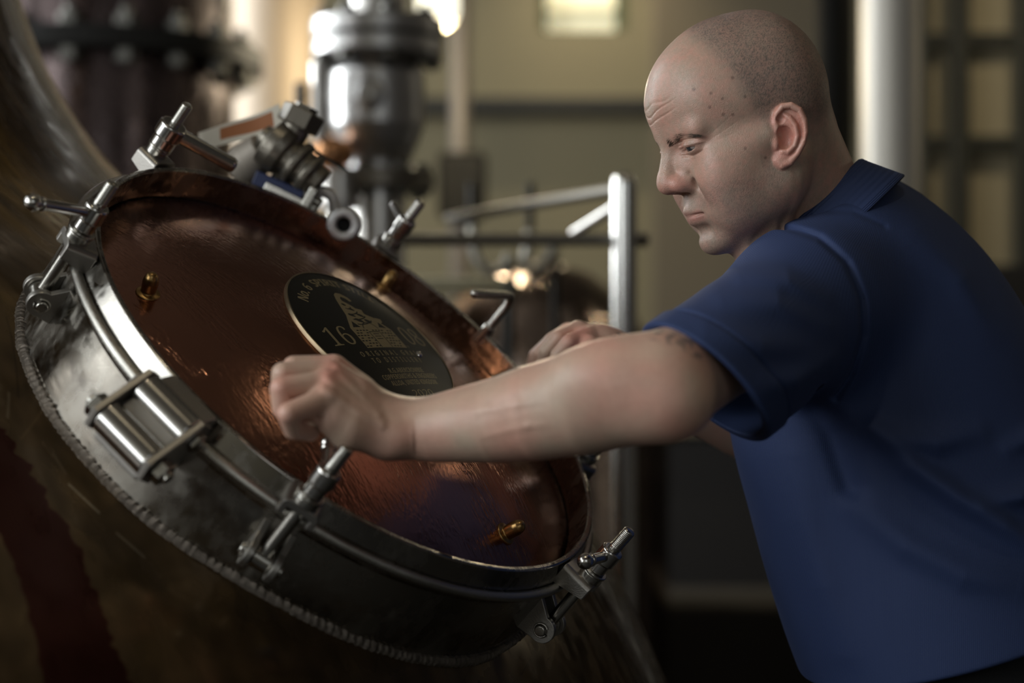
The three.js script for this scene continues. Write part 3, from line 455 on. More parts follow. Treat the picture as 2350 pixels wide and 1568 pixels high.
// ---- sampling valve behind the top of the lid, with its card tag
{
  const D = 1.97, P = (x, y, d = D) => at(x, y, d), p0 = P(690, 470, 1.99), t = thing('sampling_valve', 'small dark steel relief valve with ring-ended outlet behind the top of the lid', 'valve', p0), px = 1 / F * D;
  const ax = P(742, 425).sub(P(640, 340)).normalize(), c0 = P(640, 340), k = (n) => n * px;
  partW('valve_body', place(lathe(crisp([[0, -k(50)], [k(26), -k(50)], [k(30), -k(34)], [k(58), -k(28)], [k(62), 0], [k(58), k(22)], [k(44), k(26)], [k(44), k(44)], [k(56), k(48)], [k(56), k(62)], [k(42), k(66)], [k(42), k(80)], [k(50), k(84)], [k(50), k(98)], [k(34), k(104)], [k(34), k(126)], [0, k(128)]], 0.0012), 40), c0, ax), M.valveDark, t);
  const up = P(694, 265).sub(P(655, 340)).normalize();
  partW('cap', [hex(P(680, 292), up, k(46), k(44)), rod(P(655, 340), P(681, 290), k(34)), hex(P(700, 252), up, k(26), k(10))], M.valveDark, t);
  partW('sleeve', place(lathe(crisp([[0, 0], [k(46), 0], [k(50), k(40)], [k(40), k(86)], [0, k(90)]], 0.002), 36), P(548, 392, 2.0), P(640, 340).sub(P(560, 400)).setZ(0.02)), M.sleeve, t);
  partW('lever_plate', slab(k(120), k(34), 0.018, 0.002).rotateZ(-0.42).translate(...P(640, 432).toArray()), M.paintBlue, t);
  partW('yoke', [slab(k(130), k(20), 0.02, 0.002).rotateZ(-0.45).translate(...P(668, 455).toArray()), slab(k(20), k(66), 0.02, 0.002).rotateZ(-0.5).translate(...P(708, 462, 1.95).toArray()), rod(P(655, 470, 1.95), P(688, 486, 1.95), k(12)), rod(P(690, 440), P(735, 470), k(14))], M.bolt, t);
  partW('outlet_pipe', tube([P(722, 446), P(742, 440), P(762, 452), P(768, 476), P(776, 496)], k(13), 16, 48), M.valve, t);
  const rp = P(789, 516, 1.93), rd = V(0.06, -0.02, 1).normalize();
  partW('outlet_ring', place(new THREE.TorusGeometry(k(27), k(12), 18, 48).rotateX(Math.PI / 2), rp, rd), M.valve, t);
  partW('outlet_bore', place(lathe(crisp([[k(24), 0.012], [k(24), -0.002], [0, -0.002]], 0.0008), 36), rp.clone().addScaledVector(rd, -0.01), rd), M.rubber, t);
  partW('bracket', [rod(P(690, 470, 1.99), P(650, 420, 2.0), k(16)), rod(P(600, 470, 2.02), P(650, 400, 2.0), k(22))], M.valveDark, t);
  partW('lock_wire', tube([P(712, 335), P(742, 360), P(772, 376), P(800, 392, 2.05)], k(3.5), 8, 40), M.rubber, t);
  const c = document.createElement('canvas'); c.width = 512; c.height = 256; const x = c.getContext('2d'); x.fillStyle = '#b9b2a4'; x.fillRect(0, 0, 512, 256); x.fillStyle = '#8a5530'; x.fillRect(96, 40, 330, 150); const tt = new THREE.CanvasTexture(c); tt.colorSpace = THREE.SRGBColorSpace;
  M.card = std({ map: tt, roughness: 0.7, side: THREE.DoubleSide });
  const A = [[455, 305], [520, 283], [580, 265], [615, 250], [640, 238]], Bq = [[462, 346], [520, 330], [580, 318], [620, 308], [655, 300]], pos = [], uv = [], idx = [];
  const CA = new THREE.CatmullRomCurve3(A.map((q, i) => P(...q, 1.98 + 0.006 * Math.sin(i)))), CB = new THREE.CatmullRomCurve3(Bq.map((q, i) => P(...q, 1.985 + 0.006 * Math.sin(i))));
  const n = 24; for (const side of [0, 0.0012]) for (let i = 0; i <= n; i++) { const a = CA.getPoint(i / n), b = CB.getPoint(i / n); pos.push(a.x, a.y, a.z - side, b.x, b.y, b.z - side); uv.push(i / n, 1, i / n, 0); }
  const o = 2 * (n + 1); for (let i = 0; i < n; i++) { const a = 2 * i; idx.push(a, a + 1, a + 2, a + 1, a + 3, a + 2, o + a, o + a + 2, o + a + 1, o + a + 1, o + a + 2, o + a + 3, a, a + 2, o + a, a + 2, o + a + 2, o + a, a + 1, o + a + 1, a + 3, a + 3, o + a + 1, o + a + 3); }
  for (const a of [0, 2 * n]) idx.push(a, o + a, a + 1, a + 1, o + a, o + a + 1);
  const g = new THREE.BufferGeometry(); g.setAttribute('position', new THREE.Float32BufferAttribute(pos, 3)); g.setAttribute('uv', new THREE.Float32BufferAttribute(uv, 2)); g.setIndex(idx); g.computeVertexNormals();
  const card = thing('card_tag', 'curved white card tag with a brown printed stripe, tied to the relief valve', 'tag', P(648, 270, 1.98)); partW('card', g, M.card, card);
}
// ---------------------------------------------------------------- the hall behind
const latheAt = (prof, cx, cz, seg = 48) => lathe(prof, seg).translate(cx, 0, cz);
const Y = (py, d) => EYE - (py - 784) / F * d, X = (px, d) => (px - 1175) / F * d, S = (n, d) => n / F * d;
// back wall with a lit window
{
  const z = RZ1, wx0 = X(1238, 7.5), wx1 = X(1440, 7.5), wy0 = Y(70, 7.5), wy1 = wy0 + 0.55;
  const rx0 = X(2130, 7.5), rx1 = X(2338, 7.5) + 0.6;
  struct('wall_back', [boxW(RX0 - TH, wx0, 0, RH, z - TH, z), boxW(wx1, RX1 + TH, 0, RH, z - TH, z), boxW(wx0, wx1, 0, wy0, z - TH, z), boxW(wx0, wx1, wy1, RH, z - TH, z)], M.wall);
  const pane = struct('window_5', boxW(wx0, wx1, wy0, wy1, z - 0.14, z - 0.12), M.glowCream);
  mesh('window_frame', [boxW(wx0, wx0 + 0.035, wy0, wy1, z - 0.11, z - 0.02), boxW(wx1 - 0.05, wx1, wy0, wy1, z - 0.11, z - 0.02), boxW(wx0, wx1, wy0 + 0.085, wy0 + 0.1, z - 0.11, z - 0.07)], M.frameGreen, pane);
  const l = new THREE.RectAreaLight(WARM, 6, wx1 - wx0, wy1 - wy0); l.position.set((wx0 + wx1) / 2, (wy0 + wy1) / 2, z + 0.02); l.lookAt((wx0 + wx1) / 2, (wy0 + wy1) / 2, z + 5); l.name = 'window_glow'; scene.add(l);
  mesh('trim_1', boxW(RX0, X(1890, 7.4), Y(262, 7.4), Y(222, 7.4), z, z + 0.1, 0.01), M.darkBeam, scene).userData.kind = 'structure';
  mesh('dark_panel_3', boxW(X(1500, 7.4), X(1880, 7.4), Y(1000, 7.4), RH, z, z + 0.08, 0.01), M.darkPanel, scene).userData.kind = 'structure';  // dark panel that makes the wall behind the head darker
  mesh('trim_2', boxW(RX0, RX1, 0, Y(1000, 7.4), z, z + 0.04, 0.005), M.dado, scene).userData.kind = 'structure';
}
// glazed partition at the right: dark bars over pale blinds
{
  const d = 5.4, z = -d, x0 = X(2118, d), x1 = X(2600, d), y0 = Y(612, d), y1 = Y(-200, d);
  const cols = [[2108, 2128], [2184, 2222], [2334, 2372], [2470, 2500], [2596, 2612]], rows = [[-212, -196], [76, 112], [312, 350], [608, 624]], bars = [];
  for (const [a, b] of cols) bars.push(boxW(X(a, d), X(b, d), y0, y1, z - 0.03, z + 0.03, 0.006));
  for (const [a, b] of rows) bars.push(boxW(x0, x1, Y(b, d), Y(a, d), z - 0.03, z + 0.02, 0.006));
  const win = struct('window_6', bars, M.frame);
  for (let i = 0; i + 1 < cols.length; i++) for (let k = 0; k + 1 < rows.length; k++) mesh('pane', boxW(X(cols[i][1], d) - 0.01, X(cols[i + 1][0], d) + 0.01, Y(rows[k + 1][0], d) - 0.01, Y(rows[k][1], d) + 0.01, z - 0.05, z - 0.02 - 0.004 * ((i + k) % 2)), M.blind, win);
  struct('wall_partition', [boxW(x0 - 0.02, RX1, 0, y0, z - 0.1, z + 0.05), boxW(x0, RX1, y1, RH, z - 0.1, z + 0.05), boxW(x1, RX1, y0, y1, z - 0.1, z + 0.05)], M.dado);
}
// second still at the left: dark neck with a bolted flange
{
  const d = 4.5, cx = X(228, d), cz = -d, r = S(306, d), rf = S(372, d), yf = Y(142, d), th = S(23, d);
  const t = thing('still_neck', 'wide dark purple-brown still neck with a bolted black flange at the upper left', 'still', V(cx, 0, cz));
  partL('neck', lathe([[r + 0.14, 0], [r + 0.14, 0.5], [r + 0.08, 0.9], [r + 0.02, 1.25], [r, yf - 0.2], [r - 0.003, yf - th]], 96), M.neck, t);
  partL('upper_neck', lathe([[r - 0.004, yf + th], [r - 0.006, yf + 0.5], [r - 0.02, 3.0], [r - 0.03, RH - 0.01]], 96), M.neck, t);
  partL('flange', lathe(crisp([[r - 0.02, yf - th], [rf, yf - th], [rf, yf - 0.002], [rf - 0.003, yf - 0.002], [rf - 0.003, yf + 0.002], [rf, yf + 0.002], [rf, yf + th], [r - 0.02, yf + th]], 0.003), 96), M.iron, t);
  for (let i = 0; i < 18; i++) { const a = i / 18 * Math.PI * 2 + 0.12, p = V(Math.cos(a) * (rf - 0.045), yf + th, Math.sin(a) * (rf - 0.045)); partL('flange_bolt', [hex(p, UP, 0.026, 0.03), rod(p.clone().setY(yf - th - 0.035), p.clone().setY(yf + th + 0.05), 0.0135), hex(p.clone().setY(yf - th), V(0, -1, 0), 0.026, 0.03)], M.ironBolt, t); }
}
// bright copper column
{
  const d = 5.3, t = thing('copper_column', 'bright polished copper column standing between the dark still neck and the grey valve', 'column', V(X(632, d), 0, -d)), r = S(106, d);
  partL('shell', lathe(crisp([[r, 0], [r, 1.2], [r + 0.006, 1.205], [r + 0.006, 1.225], [r, 1.23], [r, RH - 0.02]], 0.002), 64), M.copperPale, t);
  partL('base_plate', lathe(crisp([[0, 0], [r + 0.06, 0], [r + 0.06, 0.03], [r - 0.01, 0.03]], 0.003), 48), M.iron, t);
}
// big grey valve on its pipe
{
  const d = 3.5, cx = X(868, d), cz = -d, p = (n) => S(n, d), y = (n) => Y(n, d);
  const t = thing('valve', 'large grey cast valve with a double bolted flange on a vertical pipe', 'valve', V(cx, 0, cz));
  const fl = (r, a, b, r0) => lathe(crisp([[p(r0), y(b)], [p(r), y(b)], [p(r), y(a)], [p(r0), y(a)]], 0.0025), 64);
  partL('upper_pipe', lathe([[p(64), y(52)], [p(64), y(-200)], [p(64), RH - 0.02]], 48), M.pipe, t);
  partL('flange', fl(152, 52, 90, 30), M.valve, t); partL('flange', fl(150, 98, 134, 30), M.valve, t);
  partL('gasket', fl(146, 88, 100, 30), M.rubber, t);
  partL('valve_body', lathe(crisp([[p(70), y(395)], [p(72), y(372)], [p(92), y(330)], [p(106), y(290)], [p(108), y(220)], [p(106), y(170)], [p(92), y(140)], [p(88), y(132)]], 0.003), 64), M.valve, t);
  const face = V(-p(8), y(232), p(100)); partL('boss', [place(lathe(crisp([[0, 0], [p(34), 0], [p(34), p(24)], [p(26), p(30)], [0, p(30)]], 0.002), 36), face, V(-0.1, 0.05, 1)), hex(face.clone().add(V(-0.002, 0.001, p(30))), V(-0.1, 0.05, 1), p(22), p(18))], M.valve, t);
  for (let i = 0; i < 8; i++) { const a = i / 8 * Math.PI * 2 + 0.5, q = V(Math.cos(a) * p(126), 0, Math.sin(a) * p(126)); partL('flange_bolt', [hex(q.clone().setY(y(52)), UP, p(20), p(16)), rod(q.clone().setY(y(156)), q.clone().setY(y(24)), p(10)), hex(q.clone().setY(y(134)), V(0, -1, 0), p(20), p(18))], M.ironBolt, t); }
  partL('lower_flange', fl(128, 396, 438, 30), M.valveDark, t);
  for (let i = 0; i < 8; i++) { const a = i / 8 * Math.PI * 2 + 0.2, q = V(Math.cos(a) * p(104), 0, Math.sin(a) * p(104)); partL('flange_bolt', [hex(q.clone().setY(y(396)), UP, p(17), p(16)), rod(q.clone().setY(y(456)), q.clone().setY(y(378)), p(8)), hex(q.clone().setY(y(438)), V(0, -1, 0), p(17), p(14))], M.ironBolt, t); }
  partL('lower_pipe', lathe([[p(64), 0], [p(64), y(438)]], 48), M.pipe, t);
}
// small pipework left of the valve
{
  const d = 3.41, t = thing('branch_pipe', 'narrow grey branch pipe with a copper elbow left of the big valve', 'pipe', V(X(736, d), 0, -d)), q = (a, b, e = d) => at(a, b, e);
  partW('riser', rod(q(735, 330), q(735, 142), S(22, d)), M.pipe, t); partW('rod', rod(q(690, 420), q(690, 190), S(14, d)), M.darkPipe, t);
  partW('elbow', [ball(q(758, 352), S(42, d)), rod(q(758, 352), q(800, 350, 3.43), S(32, d))], M.copper, t);
  partW('actuator', place(lathe(crisp([[0, 0], [S(44, d), 0], [S(46, d), 0.02], [S(46, d), S(86, d)], [S(38, d), S(96, d)], [0, S(96, d)]], 0.002), 36), q(782, 482), V(-0.05, 1, 0)), M.pipe, t);
  partW('lower_riser', rod(V(X(782, d), 0, -d), q(782, 482), S(26, d)), M.pipe, t);
}
// grey conduit right of the valve, with a dark junction low down
{
  const d = 5.6, t = thing('conduit', 'thin grey vertical conduit right of the valve with a dark box low on it', 'conduit', V(X(1056, d), 0, -d));
  partW('pipe', rod(V(X(1056, d), 0, -d), V(X(1056, d), RH - 0.01, -d), S(24, d)), M.conduit, t);
  partW('junction_box', slab(S(110, d), S(150, d), 0.16, 0.02).translate(X(1062, d), Y(430, d), -d + 0.02), M.iron, t);
}
// pendant jar lamp
{
  const d = 4.9, c = at(1005, 22, d), r = S(47, d), t = thing('jar_lamp', 'small glowing glass jar lamp hanging at the top, right of the grey valve', 'lamp', c);
  partL('globe', lathe([[0, -r * 0.95], [r * 0.45, -r * 0.9], [r * 0.8, -r * 0.65], [r, -r * 0.2], [r, r * 2.2]], 40), M.jar, t);
  partL('cap', lathe(crisp([[r * 1.15, r * 2.1], [r * 1.15, r * 2.6], [r * 0.4, r * 3.4], [0, r * 3.4]], 0.003), 40), M.iron, t);
  partL('cable', rod(V(0, r * 3.3, 0), V(0, RH - c.y, 0), 0.008), M.rubber, t);
  const l = new THREE.PointLight(WARM, 2.2); l.position.copy(c).add(V(0, -r * 1.5, 0)); l.shadow.radius = 2.5; l.castShadow = true; l.name = 'lamp_light'; scene.add(l);
}
// steel guard rail
{
  const d = 2.9, post = at(1432, 420, d), t = thing('guard_rail', 'polished steel guard rail post with a rounded cap and thin rails behind the lid', 'railing', V(post.x, 0, -d)), r = S(29, d);
  partW('post', place(lathe([[0.05, 0], [0.05, 0.012], [r, 0.014], [r, Y(424, d)], [r * 0.9, Y(408, d)], [r * 0.6, Y(398, d)], [0, Y(394, d)]], 40), V(post.x, 0, -d), UP), M.post, t);
  const m = Y(548, d); partW('mid_rail', [rod(V(X(900, d), m, -d - 0.03), V(X(1476, d), m, -d - 0.03), S(15, d)), ball(V(X(1476, d), m, -d - 0.03), S(18, d))], M.railDark, t);
  partW('top_rail', rod(V(post.x, Y(432, d), -d), at(1030, 502, 3.6), S(14, d)), M.railDark, t);
  partW('brace', rod(V(post.x, Y(462, d), -d), at(1316, 536, 2.99), S(12, d)), M.pipe, t);
}
// copper vessel and bent pipes far behind the lid
{
  const d = 4.6, t = thing('copper_vessel', 'round dull copper vessel with soft window gleams, out of focus behind the handle', 'vessel', V(X(1235, d), 0, -d)), r = S(300, d);
  partL('shell', lathe([[r * 0.9, 0], [r, 0.25], [r, Y(960, d)], [r * 0.97, Y(880, d)], [r * 0.86, Y(780, d)], [r * 0.66, Y(690, d)], [r * 0.4, Y(628, d)], [r * 0.16, Y(606, d)], [0, Y(602, d)]], 72), M.copperDull, t);
  partL('ledge', lathe(crisp([[r * 0.98, Y(985, d)], [r * 1.03, Y(985, d)], [r * 1.03, Y(960, d)], [r * 0.98, Y(960, d)]], 0.003), 72), M.brass, t);
  for (const [px, label] of [[1110, 'pale bent pipe loop under the mid rail, nearer the valve'], [1218, 'pale bent pipe loop under the mid rail, nearer the post']]) {
    const e = 3.72, b = thing('bent_pipe', label, 'pipe', at(px, 585, e), undefined, 'bent pipe loops under the mid rail'), q = (a, c) => at(a, c, e);
    partW('loop', tube(px < 1150 ? [q(1085, 520), q(1088, 565), q(1104, 605), q(1130, 622), q(1158, 612), q(1170, 585)] : [q(1216, 530), q(1212, 570), q(1206, 605), q(1220, 622), q(1252, 600), q(1275, 560)], S(13, e), 14, 48), M.paleMetal, b);
    partW('riser', rod(q(px < 1150 ? 1085 : 1216, 525), q(px < 1150 ? 1083 : 1218, 420), S(10, e)), M.darkPipe, b); partW('drop', rod(q(px < 1150 ? 1170 : 1275, 590), V(X(px < 1150 ? 1170 : 1275, e), 0, -e), S(10, e)), M.darkPipe, b);
  }
  const sh = thing('ledge', 'pale painted steel ledge behind the bent handle', 'ledge', V(X(1030, 3.9), 0, -3.9)); partW('beam', boxW(X(930, 3.9), X(1190, 3.9), Y(672, 3.9), Y(640, 3.9), -3.95, -3.8, 0.006), M.creamPaint, sh);
  partW('support', [boxW(X(940, 3.9), X(960, 3.9), 0, Y(672, 3.9), -3.92, -3.86, 0.004), boxW(X(1150, 3.9), X(1168, 3.9), 0, Y(672, 3.9), -3.92, -3.86, 0.004)], M.iron, sh);
}
// right of the head: dark column and a pale steel pipe
{
  const d = 4.4, t = thing('dark_column', 'black painted iron column behind the head', 'column', V(X(1910, d), 0, -d)); partW('shaft', rod(V(X(1912, d), 0, -d), V(X(1912, d), RH - 0.01, -d), S(46, d)), M.iron, t); partW('flange_edge', boxW(X(1858, d), X(1966, d), 0, 0.02, -d - 0.08, -d + 0.08, 0.004), M.iron, t);
  const e = 3.9, s = thing('steel_pipe', 'pale stainless steel pipe rising behind the shoulder, right of the head', 'pipe', V(X(2042, e), 0, -e)); partW('shaft', rod(V(X(2042, e), 0, -e), V(X(2042, e), RH - 0.01, -e), S(68, e)), M.greyPipe, s); partW('collar', lathe(crisp([[S(60, e), 0], [S(100, e), 0], [S(100, e), 0.03], [S(60, e), 0.03]], 0.003), 40).translate(X(2042, e), 0, -e), M.iron, s);
}
// low plinth in the dark behind the man
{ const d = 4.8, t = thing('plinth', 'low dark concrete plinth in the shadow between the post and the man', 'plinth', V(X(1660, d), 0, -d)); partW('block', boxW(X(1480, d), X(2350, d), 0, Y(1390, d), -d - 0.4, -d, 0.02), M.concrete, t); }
// lamps on the right and back walls, mirrored in the lid and the still
for (const [x, y, z, turn, label] of [[RX1, 2.42, -4.9, 0, 'round glass bulkhead lamp on the right wall, the lower of two'], [RX1, 3.6, -4.15, 0, 'round glass bulkhead lamp on the right wall, the upper of two'], [2.98, 2.65, RZ1, -Math.PI / 2, 'round glass bulkhead lamp on the back wall beyond the partition']]) {
  const t = thing('wall_lamp', label, 'lamp', V(x, y, z), new THREE.Quaternion().setFromAxisAngle(UP, turn), 'bulkhead lamps on the walls');
  partL('base', lathe(crisp([[0, 0], [0.17, 0], [0.17, 0.03], [0.14, 0.05], [0, 0.05]], 0.004), 40).rotateZ(Math.PI / 2), M.iron, t);
  partL('globe', lathe([[0.14, 0.05], [0.135, 0.09], [0.1, 0.13], [0.05, 0.15], [0, 0.155]], 40).rotateZ(Math.PI / 2), M.lampGlass, t);
  const l = new THREE.PointLight(WARM, 0.3); l.position.copy(t.localToWorld(V(-0.2, 0, 0))); l.shadow.radius = 5; l.castShadow = true; l.name = 'lamp_light'; scene.add(l);
}
// ---------------------------------------------------------------- the man
const man = thing('person', 'bald man in a navy polo shirt leaning over the hatch, gripping a clamp bar', 'person', V(0.52, 0, -1.76));
// head axes: x forward, y up, z to his right; millimetres; origin between the ears
const YAW = 15 * Math.PI / 180, PITCH = 17 * Math.PI / 180;
const hF0 = V(-Math.cos(YAW), 0, Math.sin(YAW)), hF = hF0.clone().multiplyScalar(Math.cos(PITCH)).add(V(0, -Math.sin(PITCH), 0)), hU = hF0.clone().multiplyScalar(Math.sin(PITCH)).add(V(0, Math.cos(PITCH), 0)), hR = new THREE.Vector3().crossVectors(hF, hU);
const H0 = at(1732, 318, 1.667), headM = new THREE.Matrix4().makeBasis(hF, hU, hR).scale(V(0.001, 0.001, 0.001)).setPosition(H0), headInv = headM.clone().invert();
const toHead = (p) => p.clone().applyMatrix4(headInv), L3 = (p) => { const q = toHead(p); return [q.x, q.y, q.z]; };
const nk0 = [-22, -18, 0], nk1 = L3(at(1868, 560, 1.725)), nk2 = L3(at(1935, 700, 1.78));
const scmA = L3(at(1768, 600, 1.66)), trapL = L3(at(1850, 600, 1.66)), trapR = L3(at(2010, 560, 1.86));
// left ear in its own axes: a back along the skull, b up, c outwards
const EB = 26 * Math.PI / 180, ET = 9 * Math.PI / 180;
const EK = 0.87;
function earField(x, y, z) {
  const qx = (x - 12) / EK, qy = (y + 2.5) / EK, qz = (z - 68) / EK, a0 = -qx * Math.cos(EB) + qz * Math.sin(EB), c = qx * Math.sin(EB) + qz * Math.cos(EB);
  const a = a0 * Math.cos(ET) - qy * Math.sin(ET), b = a0 * Math.sin(ET) + qy * Math.cos(ET);
  let d = smin(ell(a, b, c, 16, 3, 1.5, 18, 28, 4), ell(a, b, c, 7, -26, 2.5, 9.5, 9, 4.2), 5);
  d = smin(d, ell(a, b, c, 11, -3, -9, 15, 20, 11), 3);
  d = smin(d, helix(a, b, c), 2.2);
  d = smax(d, -ell(a, b, c, 12.5, -4, 6, 10, 13.5, 9.5), 2);
  d = smax(d, -fossa(a, b, c), 2);
  d = smin(d, anti(a, b, c), 2.5);
  d = smin(d, ell(a, b, c, 2.5, -8, 4.5, 3.6, 7, 3.6), 2.5);
  return d * EK;
}
const helix = chain([[9, 0, 4, 2.2], [6, 6, 5, 3], [4.5, 13, 4, 3.4], [7, 23, 4.5, 3.5], [14, 30, 5.5, 3.6], [23, 30, 6, 3.7], [31, 24, 6, 3.6], [35, 13, 5.5, 3.5], [35, 0, 5, 3.3], [31, -12, 4.5, 3.1], [24, -22, 4, 3.3], [15, -30, 3.5, 4.2], [7, -32, 3, 4.6], [2, -27, 2, 4.2]]);
const anti = chain([[15, 21, 3, 2], [20, 17, 4.5, 2.6], [25, 8, 5.2, 2.9], [26, -3, 5.2, 2.9], [22, -13, 5, 2.9], [14, -19, 5.2, 3.2], [9, -18, 5, 2.6]]);
const fossa = chain([[10, 17, 6.5, 4], [17, 23, 7, 3.4], [26, 19, 7.5, 2.9], [30.5, 6, 7.2, 2.5], [30, -6, 7.5, 2]]);
const EYE_C = [72, 11.5, 31.5];
const gauss = (d, w) => Math.exp(-(d * d) / (w * w));
const crease = (d, w, dep) => dep * Math.exp(-(d * d) / (w * w));
const segD = (x, y, s) => { const dx = s[2] - s[0], dy = s[3] - s[1]; let t = ((x - s[0]) * dx + (y - s[1]) * dy) / (dx * dx + dy * dy); t = clamp(t, 0, 1); return Math.hypot(x - s[0] - dx * t, y - s[1] - dy * t); };
const line2 = (a, b) => { const p = L3(at(...a)), q = L3(at(...b)); return [p[0], p[1], q[0], q[1]]; };
const neckLine = line2([1812, 398, 1.615], [1782, 528, 1.64]), neckLine2 = line2([1762, 470, 1.61], [1732, 560, 1.63]);
function headField(x, y, z0) {
  const z = Math.abs(z0);
  // skull
  let d = smin(ell(x, y, z, 8, 46, 0, 84, 78, 75), ell(x, y, z, -24, 40, 0, 54, 76, 75), 20);
  d = smin(d, ell(x, y, z, 48, 50, 0, 43, 46, 55), 22);
  // face
  d = smin(d, ell(x, y, z, 36, -22, 0, 46, 62, 59), 22);
  d = smin(d, cap(x, y, z, 6, -46, 50, 58, -78, 17, 17, 15), 16);
  d = smin(d, ell(x, y, z, 16, -32, 47, 36, 42, 19), 16);
  d = smin(d, ell(x, y, z, 68, -84, 0, 16, 14, 19), 12);
  d = smin(d, cap(x, y, z, 60, -9, 43, 14, 0, 62, 10, 8), 22);
  d = smin(d, ell(x, y, z, 54, -30, 39, 27, 30, 21), 16);
  d = smin(d, ell(x, y, z, 70, -52, 0, 19, 20, 26), 12);
  d = smin(d, ell(x, y, z, 46, -58, 34, 28, 24, 20), 16);
  if (x > 28) {
  // brow and temples
  d = smin(d, cap(x, y, z, 83, 24.5, 9, 73, 24.5, 42, 7.5, 8.5), 11);
  d = smin(d, cap(x, y, z, 86, 30, 0, 80, 54, 10, 7, 10), 14);
  d = smax(d, -ell(x, y, z, 92, 9.5, 34, 13, 9.5, 16), 8);
  // nose
  d = smin(d, cap(x, y, z, 86, 16, 0, 97, -10, 0, 7.5, 9.5), 11);
  d = smin(d, ell(x, y, z, 76, -10, 12, 14, 18, 11), 9);
  d = smin(d, ell(x, y, z, 98.5, -18, 0, 12, 11, 11.5), 6);
  d = smin(d, ell(x, y, z, 87, -22, 12, 14, 9, 7), 7);
  d = smax(d, -ell(x, y, z, 91, -31, 8, 7, 4.5, 4.2), 2);
  d += 1.6 * gauss(cap(x, y, z, 82, -14, 20, 77, -29, 23, 0, 0), 3.2);
  d += 2.4 * gauss(Math.min(cap(x, y, z, 80, -25, 23, 74, -44, 34, 0, 0), cap(x, y, z, 74, -44, 34, 62, -62, 44, 0, 0)), 4.2);
  d -= 1.6 * gauss(cap(x, y, z, 78, -22, 32, 66, -46, 44, 0, 0), 8);
  // eyes: lids over the ball, a narrow downcast slit
  const ed = Math.hypot(x - EYE_C[0], y - EYE_C[1], z - EYE_C[2]) - 13.1;
  d = smin(d, ed, 3.5);
  d = smax(d, -ell(x, y, z, 84.5, 7.8 + (z - 31) * 0.04, 31.5, 8, 2.0, 13), 1.2);
  d -= 0.9 * Math.exp(-Math.pow(y - (12.6 - 0.006 * (z - 31) * (z - 31)), 2) / 1.6) * sst(16, 19, z) * (1 - sst(44, 49, z)) * sst(60, 68, x);
  d += crease(y - (17.5 - 0.008 * (z - 30) * (z - 30)), 1.1, 1.1) * sst(17, 21, z) * (1 - sst(44, 48, z)) * sst(55, 65, x);
  d += crease(y - (1.5 - 0.3 * (z - 30) * 0.2 + 0.012 * (z - 30) * (z - 30)), 1.4, 1.0) * sst(14, 20, z) * (1 - sst(42, 47, z)) * sst(55, 65, x);
  // mouth
  d = smin(d, cap(x, y, z, 88.5, -49, 0, 69, -52, 24, 3.6, 2.6), 5);
  d = smin(d, cap(x, y, z, 84, -59, 0, 68, -57.5, 22, 4.2, 2.8), 7);
  d = smax(d, -Math.min(cap(x, y, z, 94, -54.5, 0, 80, -54, 20, 0.8, 1.3), cap(x, y, z, 80, -54, 20, 66, -54.5, 36, 1.3, 1.8)), 2.8);
  d = smax(d, -cap(x, y, z, 92, -72, 0, 80, -71, 14, 3, 2), 9);
  d = smax(d, -cap(x, y, z, 100, -40, 0, 97, -45, 0, 1.8, 1.4), 3);
  // wrinkles
  const fz = (1 - sst(26, 44, z)) * sst(70, 88, x);
  d += fz * (crease(y - 49 - 0.006 * z * z + 1.6 * Math.sin(z0 * 0.13 + 1), 1.0, 0.65) + crease(y - 41.5 - 0.006 * z * z + 1.4 * Math.sin(z0 * 0.11), 1.0, 0.65) + crease(y - 57 - 0.004 * z * z + 2 * Math.sin(z0 * 0.15), 1.5, 0.35));
  const cf = sst(44, 52, z) * sst(36, 48, x) * (1 - sst(60, 68, x));
  d += cf * (crease(y - 14 - (58 - x) * 0.35, 0.9, 0.14) + crease(y - 9 - (58 - x) * 0.1, 0.9, 0.12) + crease(y - 20 - (58 - x) * 0.55, 0.9, 0.1));
  }
  // neck
  if (y < 45 || x < -30) {
  let n = smin(cap(x, y, z0, ...nk0, ...nk1, 55, 56), cap(x, y, z0, ...nk1, ...nk2, 56, 74), 20);
  n = smin(n, cap(x, y, z0, -44, -8, 0, ...nk2, 34, 70), 24);
  n = smin(n, cap(x, y, z0, -10, -26, -56, ...scmA, 10, 12), 12);
  n = smin(n, cap(x, y, z0, 40, -72, 0, ...scmA, 20, 30), 30);
  if (z0 < 0) n += 2.6 * gauss(segD(x, y, neckLine), 4) + 1.5 * gauss(segD(x, y, neckLine2), 4.5);
  n += 1.1 * Math.sin((x * 0.8 - y * 0.25) * 0.28) * sst(-42, -70, y) * sst(-5, 15, x);
  d = smin(d, n, 16);
  }
  if (z > 48 && x < 30 && x > -50 && y > -58 && y < 56) d = smin(d, earField(x, y, z), 3.5);
  return d;
}
const skinTone = (k, r = 0) => [k * (0.47 + r * 0.1), k * (0.3 - r * 0.045), k * (0.226 - r * 0.03)];
const spots = [[52, 30, -55], [44, 27, -60], [42, -6, -60], [58, 52, -48], [70, 60, -40], [50, 44, -56], [30, 40, -68], [25, -20, -62], [62, 40, -50], [36, 60, -60]];
